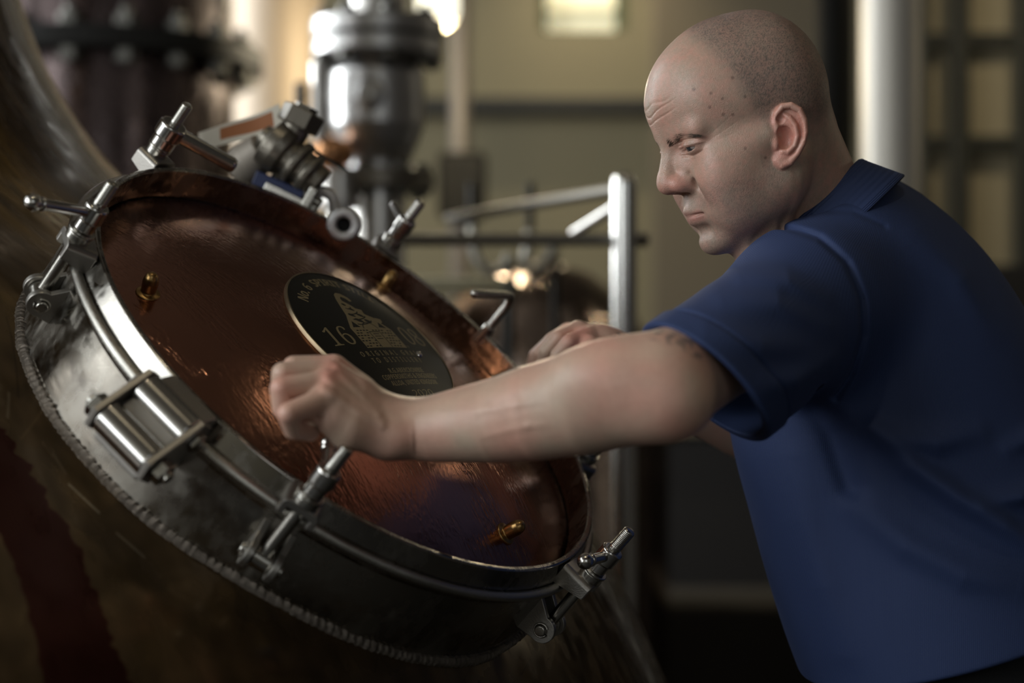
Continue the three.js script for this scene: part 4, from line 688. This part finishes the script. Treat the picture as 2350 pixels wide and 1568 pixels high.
function headColour(x, y, z0) {
  const z = Math.abs(z0), n1 = fbm3(x * 0.05 + 9, y * 0.05, z0 * 0.05, 3), n2 = noise3(x * 0.7, y * 0.7, z0 * 0.7), n3 = noise3(x * 1.6 + 5, y * 1.6, z0 * 1.6);
  const n4 = fbm3(x * 0.22 + 3, y * 0.22, z0 * 0.22, 2);
  let red = 0.9 * (n1 - 0.45) + 0.7 * (n4 - 0.5), k = 0.96 + 0.14 * (n2 - 0.5) + 0.16 * (n4 - 0.5);
  const ear = z > 62 && x < 20 && x > -50 && y < 46 && y > -48 ? 1 - sst(0.6, 3, earField(x, y, z)) : 0; red += 0.7 * ear;
  red += 0.55 * Math.exp(-(((x - 60) / 22) ** 2 + ((y + 24) / 16) ** 2 + ((z - 42) / 22) ** 2)) + 0.5 * Math.exp(-(((x - 100) / 14) ** 2 + ((y + 20) / 12) ** 2));
  // shaven scalp and beard shadow: grey stubble
  const hair = sst(0, 22, (62 - x) - 26 + (y - 28) * 0.28 - (z < 40 ? 10 * (1 - z / 40) : 0)) * sst(2, 26, y + 10 - x * 0.1) * (1 - ear) * (0.35 + 0.65 * sst(-25, 30, y));
  const beard = (sst(-18, -42, y - (x < 30 ? 12 : 0)) * sst(2, 22, x) * (1 - sst(-90, -108, y)) * (1 - 0.85 * Math.exp(-(((x - 84) / 9) ** 2 + ((y + 55) / 6) ** 2)))) * 0.75 * (1 - ear);
  const st = Math.max(hair, beard * 0.75), gr = st * (0.42 + 0.44 * sst(0.4, 0.75, n3) + 0.12 * (n1 - 0.5));
  let c = skinTone(k, red);
  c = [lerp(c[0], 0.105, gr), lerp(c[1], 0.088, gr), lerp(c[2], 0.078, gr)];
  const lip = (Math.exp(-(((y + 57.5) / 4) ** 2)) * 0.8 + Math.exp(-(((y + 51.5) / 2.2) ** 2)) * 0.5) * (1 - sst(18, 24, z)) * sst(70, 78, x); c = [c[0] * (1 - 0.12 * lip), c[1] * (1 - 0.36 * lip), c[2] * (1 - 0.32 * lip)];
  const rim = Math.exp(-(((y - 9.5) / 4) ** 2 + ((z - 31) / 14) ** 2)) * sst(64, 72, x); c = [c[0] * (1 - 0.22 * rim), c[1] * (1 - 0.34 * rim), c[2] * (1 - 0.34 * rim)];
  for (const s of spots) { const q = z0 < 0 ? Math.hypot(x - s[0], y - s[1]) : 9, m = (1 - sst(0.9, 2.1, q)) * 0.45; if (m > 0) c = [c[0] * (1 - m), c[1] * (1 - m), c[2] * (1 - m)]; }
  return c;
}
const bodyParts = [];
{
  const g = skinField(headField, [-112, -165, -98], [124, 132, 98], 1.1, headColour, (x, y, z) => [Math.atan2(z, x) * 0.085, y * 0.001]);
  bodyParts.push(g.applyMatrix4(headM));
}
// ---- arms and hands, in metres
const P4 = (px, py, d, r) => { const p = at(px, py, d); return [p.x, p.y, p.z, r]; };
const SHL = at(1846, 710, 1.6), ELB = at(1516, 884, 1.37), SHR = V(0.445, 1.395, -1.915), ELR = at(1800, 1008, 1.96);
const armL = chain([[SHL.x, SHL.y, SHL.z, 0.05], P4(1646, 806, 1.46, 0.042), P4(1580, 850, 1.412, 0.041), P4(1514, 886, 1.37, 0.0445), P4(1430, 902, 1.374, 0.0432), P4(1330, 926, 1.382, 0.0418), P4(1230, 948, 1.394, 0.0382), P4(1130, 971, 1.406, 0.0322), P4(1000, 988, 1.42, 0.0262), P4(905, 990, 1.428, 0.0222)]);
const armL2 = chain([P4(1400, 905, 1.40, 0.036), P4(1200, 950, 1.42, 0.033), P4(1000, 975, 1.445, 0.0235), P4(905, 975, 1.452, 0.02)]);
const finger = (q, r) => chain(q.map((p, i) => P4(p[0], p[1], p[2], r * (1 - 0.07 * i))));
const LH = [
  finger([[744, 916, 1.386], [662, 950, 1.364], [674, 986, 1.38], [712, 992, 1.402]], 0.0098),   // little finger, nearest
  finger([[744, 880, 1.402], [646, 892, 1.384], [650, 938, 1.388], [690, 955, 1.402]], 0.0104),
  finger([[752, 856, 1.422], [650, 858, 1.405], [648, 906, 1.408], [690, 930, 1.42]], 0.0106),
  finger([[764, 842, 1.445], [674, 842, 1.432], [664, 886, 1.436], [700, 915, 1.446]], 0.0102),
];
const LP = [chain([P4(885, 985, 1.425, 0.02), P4(800, 962, 1.402, 0.0165), P4(748, 918, 1.39, 0.0125)]), chain([P4(880, 980, 1.43, 0.02), P4(812, 925, 1.412, 0.015), P4(750, 884, 1.404, 0.0125)]), chain([P4(880, 972, 1.44, 0.019), P4(820, 905, 1.425, 0.015), P4(758, 860, 1.424, 0.0125)]), chain([P4(884, 968, 1.452, 0.017), P4(830, 900, 1.446, 0.014), P4(768, 848, 1.446, 0.012)]), chain([P4(870, 990, 1.415, 0.018), P4(800, 985, 1.398, 0.0175), P4(765, 966, 1.392, 0.0135)])];
const LT = chain([P4(850, 960, 1.462, 0.016), P4(775, 950, 1.47, 0.0125), P4(718, 945, 1.462, 0.011), P4(682, 950, 1.45, 0.0095)]);
const tendons = [[[880, 965], [752, 866]], [[872, 950], [770, 846]], [[880, 978], [748, 890]]].map(([a, b], i) => { const p = at(a[0], a[1], 1.4), q = at(b[0], b[1], 1.4); return [p.x, p.y, q.x, q.y]; });
const veins = [[1420, 880, 1300, 905], [1300, 905, 1190, 925], [1190, 925, 1080, 950], [1350, 960, 1210, 975], [1210, 975, 1110, 1000], [1120, 935, 1010, 950], [860, 925, 820, 870], [1480, 905, 1400, 930]].map((s) => { const p = at(s[0], s[1], 1.38), q = at(s[2], s[3], 1.39); return [p.x, p.y, q.x, q.y, (x, y) => sst(0.3, 0.6, noise3(x * 25, y * 25, 3))]; });
const elbowS = at(1524, 930, 1.352), flex = at(1420, 868, 1.36), ulna = at(905, 1010, 1.405);
const SHAPES = { };
function armFieldL(x, y, z) {
  let d = smin(armL(x, y, z), armL2(x, y, z), 0.02);
  d = smin(d, ell(x, y, z, elbowS.x, elbowS.y, elbowS.z, 0.034, 0.024, 0.026), 0.022);
  d = smin(d, ell(x, y, z, flex.x, flex.y, flex.z, 0.05, 0.028, 0.03), 0.02);
  if (x > -0.08) {
    if (x < 0.15) for (const s of veins) { const q = segD(x, y, s); if (q < 0.012) d -= 0.0006 * Math.exp(-q * q / 9e-6) * s[4](x, y) * sst(-1.41, -1.36, z); }
    return d;
  }
  d = smin(d, ell(x, y, z, ulna.x, ulna.y, ulna.z, 0.011, 0.011, 0.009), 0.014);
  let h = LP[0](x, y, z); for (let i = 1; i < 5; i++) h = smin(h, LP[i](x, y, z), 0.011);
  d = smin(d, h, 0.016);
  for (let i = 0; i < 4; i++) d = smin(d, LH[i](x, y, z), 0.0035);
  d = smin(d, LT(x, y, z), 0.007);
  for (const s of tendons) { const q = segD(x, y, s); d -= 0.0013 * Math.exp(-q * q / 9e-6); }
  for (const s of veins) { const q = segD(x, y, s); if (q < 0.012) d -= 0.0006 * Math.exp(-q * q / 9e-6); }
  return d;
}
const armR = chain([[SHR.x, SHR.y, SHR.z, 0.058], [ELR.x, ELR.y, ELR.z, 0.045], P4(1700, 960, 1.93, 0.043), P4(1600, 912, 1.9, 0.039), P4(1480, 855, 1.88, 0.031), P4(1405, 815, 1.866, 0.025), P4(1380, 803, 1.862, 0.024)]);
const RH_ = [
  finger([[1346, 772, 1.842], [1306, 786, 1.822], [1280, 815, 1.826], [1276, 842, 1.838]], 0.0095),
  finger([[1326, 758, 1.866], [1283, 776, 1.848], [1254, 808, 1.85], [1246, 838, 1.862]], 0.0098),
  finger([[1304, 762, 1.89], [1266, 782, 1.875], [1238, 812, 1.876], [1230, 838, 1.886]], 0.0095),
  finger([[1286, 772, 1.912], [1254, 792, 1.9], [1228, 815, 1.9], [1222, 835, 1.908]], 0.0085),
];
const RP = [chain([P4(1395, 812, 1.866, 0.022), P4(1348, 780, 1.85, 0.0135)]), chain([P4(1390, 800, 1.87, 0.02), P4(1328, 766, 1.868, 0.0135)]), chain([P4(1385, 800, 1.88, 0.02), P4(1306, 770, 1.892, 0.013)]), chain([P4(1380, 806, 1.89, 0.018), P4(1290, 780, 1.912, 0.0125)])];
const RT = chain([P4(1385, 815, 1.845, 0.015), P4(1352, 790, 1.828, 0.0105), P4(1344, 815, 1.82, 0.0095), P4(1322, 836, 1.822, 0.009)]);
function armFieldR(x, y, z) {
  let d = armR(x, y, z);
  if (x > 0.2) return d;
  let h = RP[0](x, y, z); for (let i = 1; i < 4; i++) h = smin(h, RP[i](x, y, z), 0.012);
  d = smin(d, h, 0.014); for (let i = 0; i < 4; i++) d = smin(d, RH_[i](x, y, z), 0.005);
  return smin(d, RT(x, y, z), 0.006);
}
const knuckles = [[744, 880], [752, 852], [765, 836], [650, 890], [655, 860], [1340, 760], [1320, 752], [664, 950], [1300, 775]].map((k) => { const p = at(k[0], k[1], k[0] > 1000 ? 1.86 : 1.4); return [p.x, p.y]; });
const tattoo = [[1500, 768], [1530, 776], [1560, 790], [1592, 808]].map((q) => { const p = at(q[0], q[1], 1.4); return [p.x, p.y]; });
function armColour(x, y, z) {
  const n1 = fbm3(x * 28 + 3, y * 28, z * 28, 3), n2 = noise3(x * 500, y * 500, z * 500), n3 = noise3(x * 160, y * 160, z * 160);
  let red = 1.5 * (n1 - 0.5) + 0.05, k = 1.12 + 0.1 * (n2 - 0.5) + 0.08 * (n3 - 0.5);
  for (const s of knuckles) red += 0.4 * Math.exp(-((x - s[0]) ** 2 + (y - s[1]) ** 2) / 1.2e-4);
  red += 0.35 * Math.exp(-((x - elbowS.x) ** 2 + (y - elbowS.y) ** 2) / 9e-4);
  let c = skinTone(k, red);
  if (z < -1.3 && x > 0.1) { let m = 1e9; for (const s of tattoo) m = Math.min(m, Math.hypot(x - s[0], (y - s[1]) * 1.6)); const t = (1 - sst(0.004, 0.012, m)) * sst(0.42, 0.58, noise3(x * 260, y * 260, z * 200)) * 0.75; c = [lerp(c[0], 0.1, t), lerp(c[1], 0.1, t), lerp(c[2], 0.095, t)]; }
  return c;
}
const flatUV = (x, y, z) => [x + 0.5 * z, y + 0.5 * z];
bodyParts.push(skinField(armFieldL, [-0.235, 1.26, -1.7], [0.36, 1.55, -1.27], 0.002, armColour, flatUV));
bodyParts.push(skinField(armFieldR, [0.0, 1.2, -2.05], [0.53, 1.52, -1.78], 0.0025, armColour, flatUV));
// ---- torso axes for the clothes: r to his right, t up the spine, f forward
const tT = V(-0.3, 0.953, 0.02).normalize(), tR = V(0.5, 0, -0.866).addScaledVector(tT, -V(0.5, 0, -0.866).dot(tT)).normalize(), tF = new THREE.Vector3().crossVectors(tT, tR);
const torsoIn = (c) => { const o = [c.dot(tR), c.dot(tT), c.dot(tF)]; return o; };
const chest = torsoIn(at(2008, 810, 1.79)), belly = torsoIn(at(2122, 1170, 1.745)), hips = torsoIn(at(2262, 1560, 1.73)), scapL = torsoIn(at(2010, 690, 1.68));
const neckB = at(1918, 640, 1.76), SLR = SHR.clone().lerp(ELR, 0.72);
function torsoField(x, y, z) {
  const a = x * tR.x + y * tR.y + z * tR.z, b = x * tT.x + y * tT.y + z * tT.z, c = x * tF.x + y * tF.y + z * tF.z;
  let d = ell(a, b, c, chest[0], chest[1], chest[2], 0.18, 0.2, 0.125);
  d = smin(d, ell(a, b, c, belly[0], belly[1], belly[2], 0.17, 0.24, 0.15), 0.14);
  d = smin(d, ell(a, b, c, hips[0], hips[1], hips[2], 0.175, 0.2, 0.145), 0.14);
  d = smin(d, cap(x, y, z, neckB.x, neckB.y, neckB.z, SHL.x, SHL.y, SHL.z, 0.076, 0.06), 0.05);
  d = smin(d, cap(x, y, z, neckB.x, neckB.y, neckB.z, SHR.x, SHR.y, SHR.z, 0.074, 0.07), 0.05);
  d = smin(d, ell(a, b, c, scapL[0], scapL[1], scapL[2], 0.07, 0.1, 0.05), 0.06);
  return d;
}
// folds of the cloth: [x0, y0, x1, y1, height, width] across the side that faces the camera
const fold = (pts, d, h, w) => { const out = [], n = pts.length - 1, ease = (k) => h < 0 ? h * (k === 0 ? 0.3 : 1) : h * Math.sqrt(Math.sin(Math.PI * (0.04 + 0.92 * k / n))); for (let i = 0; i < n; i++) { const p = at(...pts[i], d), q = at(...pts[i + 1], d); out.push([p.x, p.y, q.x, q.y, ease(i), w, ease(i + 1)]); } return out; };
const folds = [
  fold([[1985, 985], [2060, 1060], [2160, 1130], [2260, 1190], [2350, 1250]], 1.62, 0.010, 0.011), fold([[1940, 960], [2030, 1000], [2130, 1010], [2230, 990]], 1.6, 0.006, 0.012),
  fold([[2190, 1130], [2280, 1120], [2350, 1095]], 1.66, 0.006, 0.009), fold([[2240, 1010], [2310, 985], [2350, 960]], 1.7, 0.005, 0.009),
  fold([[1960, 1160], [2060, 1240], [2180, 1300], [2300, 1330]], 1.6, 0.006, 0.014), fold([[1830, 1060], [1850, 1200], [1890, 1350], [1930, 1500]], 1.6, 0.005, 0.016),
  fold([[1690, 640], [1790, 650], [1880, 690]], 1.52, 0.004, 0.010), fold([[1640, 690], [1760, 700], [1880, 750]], 1.5, 0.004, 0.012), fold([[1600, 760], [1720, 790], [1850, 800]], 1.46, 0.004, 0.012),
  fold([[1720, 880], [1800, 870], [1900, 830]], 1.48, 0.005, 0.012), fold([[1860, 900], [1920, 1000], [1960, 1120]], 1.58, -0.006, 0.012), fold([[2060, 560], [2150, 650], [2200, 760]], 1.72, 0.003, 0.018),
  fold([[1786, 494], [1812, 512], [1880, 545], [1935, 605], [1965, 690], [1970, 770], [1952, 860], [1930, 910]], 1.56, -0.0032, 0.0042),
  fold([[1826, 506], [1880, 486], [1950, 488], [2020, 522]], 1.64, -0.001, 0.0036),
];
const foldSum = (x, y) => {
  let s = 0;
  for (const f of folds) {
    let best = 0;
    for (const q of f) {
      const dx = q[2] - q[0], dy = q[3] - q[1], t = clamp(((x - q[0]) * dx + (y - q[1]) * dy) / (dx * dx + dy * dy), 0, 1), e = Math.hypot(x - q[0] - dx * t, y - q[1] - dy * t);
      if (e < q[5] * 2.5) { const v = lerp(q[4], q[6], t) * Math.exp(-e * e / (q[5] * q[5])); if (Math.abs(v) > Math.abs(best)) best = v; }
    }
    s += best;
  }
  return s;
};
const armDirL = ELB.clone().sub(SHL).normalize(), armDirR = SLR.clone().sub(SHR).normalize();
const hemL = V(0.1615, 1.3655, -1.432), seamC = SHL.clone().addScaledVector(armDirL, 0.012);
const slvD = hemL.clone().sub(SHL).normalize(), hemDirL = V(-0.64, -0.74, 0.2).normalize();
function shirtField(x, y, z) {
  let d = torsoField(x, y, z);
  // sleeves: open tubes, cut at the hem
  const along = (x - hemL.x) * hemDirL.x + (y - hemL.y) * hemDirL.y + (z - hemL.z) * hemDirL.z;
  let s = cap(x, y, z, SHL.x, SHL.y, SHL.z, hemL.x + slvD.x * 0.07, hemL.y + slvD.y * 0.07, hemL.z + slvD.z * 0.07, 0.071, 0.0635);
  const sr = cap(x, y, z, SHR.x, SHR.y, SHR.z, SLR.x + armDirR.x * 0.03, SLR.y + armDirR.y * 0.03, SLR.z + armDirR.z * 0.03, 0.08, 0.066);
  if (Math.min(d, s, sr) > 0.08) return Math.min(d, s, sr) - 0.025;
  s = smax(s - 0.0026 * sst(-0.0275, -0.025, along) + 0.002 * Math.exp(-Math.pow((along + 0.0285) / 0.002, 2)), along, 0.004);
  const hollow = cap(x, y, z, SHL.x + slvD.x * 0.1, SHL.y + slvD.y * 0.1, SHL.z + slvD.z * 0.1, hemL.x + slvD.x * 0.09, hemL.y + slvD.y * 0.09, hemL.z + slvD.z * 0.09, 0.064, 0.0578);
  s = smax(s, -hollow, 0.002);
  const alR = (x - SLR.x) * armDirR.x + (y - SLR.y) * armDirR.y + (z - SLR.z) * armDirR.z;
  d = smin(d, s, 0.045 * (1 - sst(-0.1, -0.04, along))+ 0.004); d = smin(d, smax(sr, alR, 0.004), 0.05);
  if (z > -1.86 && Math.abs(d) < 0.03) d -= 1.6 * foldSum(x, y) * sst(-1.86, -1.74, z);
  d += 0.0045 * (fbm3(x * 9 + 2, y * 9, z * 9, 2) - 0.5);
  // neck opening and hem
  const qx = x - colC.x, qy = y - colC.y, qz = z - colC.z, nh = qx * colN.x + qy * colN.y + qz * colN.z, nr = Math.sqrt(Math.max(0, qx * qx + qy * qy + qz * qz - nh * nh));
  d = smax(d, -Math.max(nr - 0.074, -nh - 0.045), 0.004);
  const b = x * tT.x + y * tT.y + z * tT.z; return smax(d, hemB - b, 0.004);
}
const colC = at(1848, 492, 1.712), colN = V(-0.66, 0.74, -0.1).normalize();
const hemB = at(2225, 1512, 1.6).dot(tT);
const cylUV = (x, y, z) => [Math.atan2(z + 1.76, x - 0.4) * 0.16, y];
const body = (() => {
  const core = skinField((x, y, z) => { const a = x * tR.x + y * tR.y + z * tR.z, b = x * tT.x + y * tT.y + z * tT.z, c = x * tF.x + y * tF.y + z * tF.z; let d = ell(a, b, c, chest[0], chest[1] - 0.01, chest[2], 0.155, 0.19, 0.095); d = smin(d, ell(a, b, c, belly[0], belly[1], belly[2], 0.14, 0.3, 0.11), 0.12); d = smin(d, cap(x, y, z, neckB.x, neckB.y, neckB.z, SHL.x, SHL.y, SHL.z, 0.06, 0.055), 0.04); return smin(d, cap(x, y, z, neckB.x, neckB.y, neckB.z, SHR.x, SHR.y, SHR.z, 0.06, 0.055), 0.04); }, [0.1, 0.9, -2.1], [0.75, 1.6, -1.4], 0.008, armColour, flatUV);
  bodyParts.push(core);
  const pos = [], nor = [], uv = [], col = [], idx = []; let base = 0;
  for (const g of bodyParts) { const p = g.attributes.position; for (const [k, o] of [['position', pos], ['normal', nor], ['uv', uv], ['color', col]]) o.push(g.attributes[k].array); const id = g.index.array, q = new Uint32Array(id.length); for (let i = 0; i < id.length; i++) q[i] = id[i] + base; idx.push(q); base += p.count; }
  const cat = (as, T) => { const n = as.reduce((s, a) => s + a.length, 0), o = new T(n); let k = 0; for (const a of as) { o.set(a, k); k += a.length; } return o; };
  const g = new THREE.BufferGeometry(); g.setAttribute('position', new THREE.BufferAttribute(cat(pos, Float32Array), 3)); g.setAttribute('normal', new THREE.BufferAttribute(cat(nor, Float32Array), 3)); g.setAttribute('uv', new THREE.BufferAttribute(cat(uv, Float32Array), 2)); g.setAttribute('color', new THREE.BufferAttribute(cat(col, Float32Array), 3)); g.setIndex(new THREE.BufferAttribute(cat(idx, Uint32Array), 1));
  return partW('body', g, M.skin, man);
})();
// eyes
for (const s of [-1, 1]) {
  const g = new THREE.SphereGeometry(12.2, 40, 30), p = g.attributes.position, col = new Float32Array(p.count * 3), gz = V(0.86, -0.42, s * -0.02).normalize(), q = V(0, 0, 0);
  for (let i = 0; i < p.count; i++) { q.fromBufferAttribute(p, i).normalize(); const a = Math.acos(clamp(q.dot(gz), -1, 1)), c = a < 0.2 ? [0.01, 0.01, 0.01] : a < 0.56 ? [0.03, 0.034, 0.038] : a < 0.6 ? [0.015, 0.015, 0.017] : [0.24, 0.2, 0.18]; col.set(c, i * 3); }
  g.setAttribute('color', new THREE.BufferAttribute(col, 3)); g.translate(EYE_C[0], EYE_C[1], s * EYE_C[2]).applyMatrix4(headM); partW('eye', g, M.eyeWhite, man);
  const st = [], hp = V(0, 0, 0);
  for (let i = 0; i < 620; i++) {                                                                // brow hairs rooted on the skin
    const t = rnd(), z = lerp(10, 49, t), yc = 17.5 + 6.5 * Math.sin(t * 2.2) - 5 * t * t, y = yc + (rnd() - 0.5) * (5 * (1 - t) + 3); let x = 112; for (let k = 0; k < 40; k++) { const d = headField(x, y, s * z); if (d < 0.05) break; x -= Math.max(d * 0.8, 0.15); }
    const len = 3.5 + 3.5 * rnd(), dir = V(-0.25 - 0.3 * t, 0.5 - 0.9 * t + (rnd() - 0.5) * 0.3, s * (0.75 + rnd() * 0.3)).normalize(), a = V(x - 0.3, y, s * z), m = a.clone().addScaledVector(dir, len * 0.5).add(V(0.6, 0, 0)), e = a.clone().addScaledVector(dir, len).add(V(0.3, 0, 0));
    st.push(new THREE.TubeGeometry(new THREE.QuadraticBezierCurve3(a, m, e), 3, 0.1, 3, false));
  }
  tag(partW('eyebrow', merge(st).applyMatrix4(headM), M.hair, man), null, null, null, 'stuff');
}
// ---- polo shirt
const shirt = partW('polo_shirt', skinField(shirtField, [0.08, 0.92, -2.12], [0.78, 1.6, -1.33], 0.0024, null, cylUV), M.shirt, man);
{ // collar: a stand that folds over into a flap, open at the throat
  const e1 = V(-0.74, -0.66, 0).addScaledVector(colN, -V(-0.74, -0.66, 0).dot(colN)).normalize(), e2 = new THREE.Vector3().crossVectors(colN, e1);
  const prof = [[0.0, -0.034], [0.0, -0.018], [0.0005, -0.004], [0.002, 0.0], [0.0045, 0.0008], [0.007, -0.001], [0.010, -0.008], [0.017, -0.022], [0.024, -0.036], [0.0262, -0.0405], [0.0252, -0.042], [0.0225, -0.0395], [0.014, -0.024], [0.006, -0.008]];
  const n = 120, m = prof.length, pos = [], uv = [], idx = [];
  for (let i = 0; i <= n; i++) {
    const a = 0.16 + (Math.PI * 2 - 0.32) * i / n, front = Math.pow(Math.max(0, Math.cos(a)), 3), back = Math.pow(Math.max(0, -Math.cos(a)), 2);
    for (let j = 0; j < m; j++) { const r = 0.0655 + 0.006 * Math.cos(2 * a) + prof[j][0] * (1 + 0.25 * front), h = prof[j][1] * (1 + 0.5 * front) + 0.004 * back; const p = colC.clone().addScaledVector(e1, r * Math.cos(a)).addScaledVector(e2, r * Math.sin(a)).addScaledVector(colN, h); pos.push(p.x, p.y, p.z); uv.push(a * 0.07, j * 0.006); }
  }
  for (let i = 0; i < n; i++) for (let j = 0; j < m; j++) { const a = i * m + j, b = i * m + (j + 1) % m, c = a + m, d = b + m; idx.push(a, c, b, b, c, d); }
  for (const o of [0, n * m]) for (let j = 1; j + 1 < m; j++) idx.push(o, o + j, o + j + 1);
  const g = new THREE.BufferGeometry(); g.setAttribute('position', new THREE.Float32BufferAttribute(pos, 3)); g.setAttribute('uv', new THREE.Float32BufferAttribute(uv, 2)); g.setIndex(idx); g.computeVertexNormals();
  partW('collar', g, M.shirtRib, shirt);
}
// ---- trousers and shoes
{
  const hp = [at(2195, 1560, 1.73), at(2225, 1720, 1.72)], kn = [V(0.5, 0.52, -1.62), V(0.58, 0.5, -1.9)], an = [V(0.56, 0.1, -1.6), V(0.7, 0.1, -1.92)];
  const f = (x, y, z) => { const a = x * tR.x + y * tR.y + z * tR.z, b = x * tT.x + y * tT.y + z * tT.z, c = x * tF.x + y * tF.y + z * tF.z; let d = ell(a, b, c, hips[0], hips[1] - 0.04, hips[2], 0.165, 0.19, 0.132); const h0 = hp[1]; for (let i = 0; i < 2; i++) { const hx = h0.x + (i ? 0.05 : -0.03), hz = h0.z + (i ? -0.08 : 0.08); d = smin(d, cap(x, y, z, hx, h0.y - 0.03, hz, kn[i].x, kn[i].y, kn[i].z, 0.105, 0.07), 0.05); d = smin(d, cap(x, y, z, kn[i].x, kn[i].y, kn[i].z, an[i].x, an[i].y, an[i].z, 0.07, 0.055), 0.04); } return smax(d, 0.055 - y, 0.005); };
  partW('trousers', skinField(f, [0.2, 0.0, -2.15], [0.9, 1.25, -1.4], 0.01, null, flatUV), M.trouser, man);
  for (let i = 0; i < 2; i++) { const s = an[i], dx = -0.86, dz = i ? -0.5 : -0.35, g = skinField((x, y, z) => { const u = (x - s.x) * dx + (z - s.z) * dz, w = -(x - s.x) * dz + (z - s.z) * dx; let d = smin(ell(u, y, w, 0.02, 0.06, 0, 0.06, 0.055, 0.042), ell(u, y, w, 0.1, 0.035, 0, 0.11, 0.04, 0.047), 0.03); return smax(d, 0.004 - y, 0.004); }, [s.x - 0.26, -0.02, s.z - 0.24], [s.x + 0.14, 0.16, s.z + 0.14], 0.006, null, flatUV); partW('shoe', g, M.shoe, man); }
}
// ---------------------------------------------------------------- ceiling lamps, out of view, most of them added for fill light
for (const [x, y, z, power, size, cone, where] of HIGHBAYS) {
  const t = thing('pendant_lamp', 'dark metal high-bay lamp hanging ' + where, 'lamp', V(x, y, z), undefined, 'high-bay lamps under the ceiling');
  partL('shade', lathe(crisp([[0.03, 0.2], [0.05, 0.18], [0.15, 0.02], [0.155, 0], [0.15, 0], [0.045, 0.17], [0.03, 0.18]], 0.003), 48).scale(size, 1, size), M.iron, t);
  partL('cable', rod(V(0, 0.18, 0), V(0, RH - y, 0), 0.008), M.rubber, t);
  partL('diffuser', lathe([[0, 0.105], [0.06, 0.107], [0.085, 0.115], [0.085, 0.12], [0, 0.12]], 48).scale(size, 1, size), size > 1 ? M.glowDim : M.glowWarm, t);
  const l = new THREE.SpotLight(WARM, power, 0, cone, 0.6); l.position.set(x, y + 0.095, z); l.target.position.set(x, 0, z); l.shadow.radius = 3 * size; l.castShadow = true; l.name = 'lamp_light'; scene.add(l, l.target);
}
renderer.render(scene, camera);
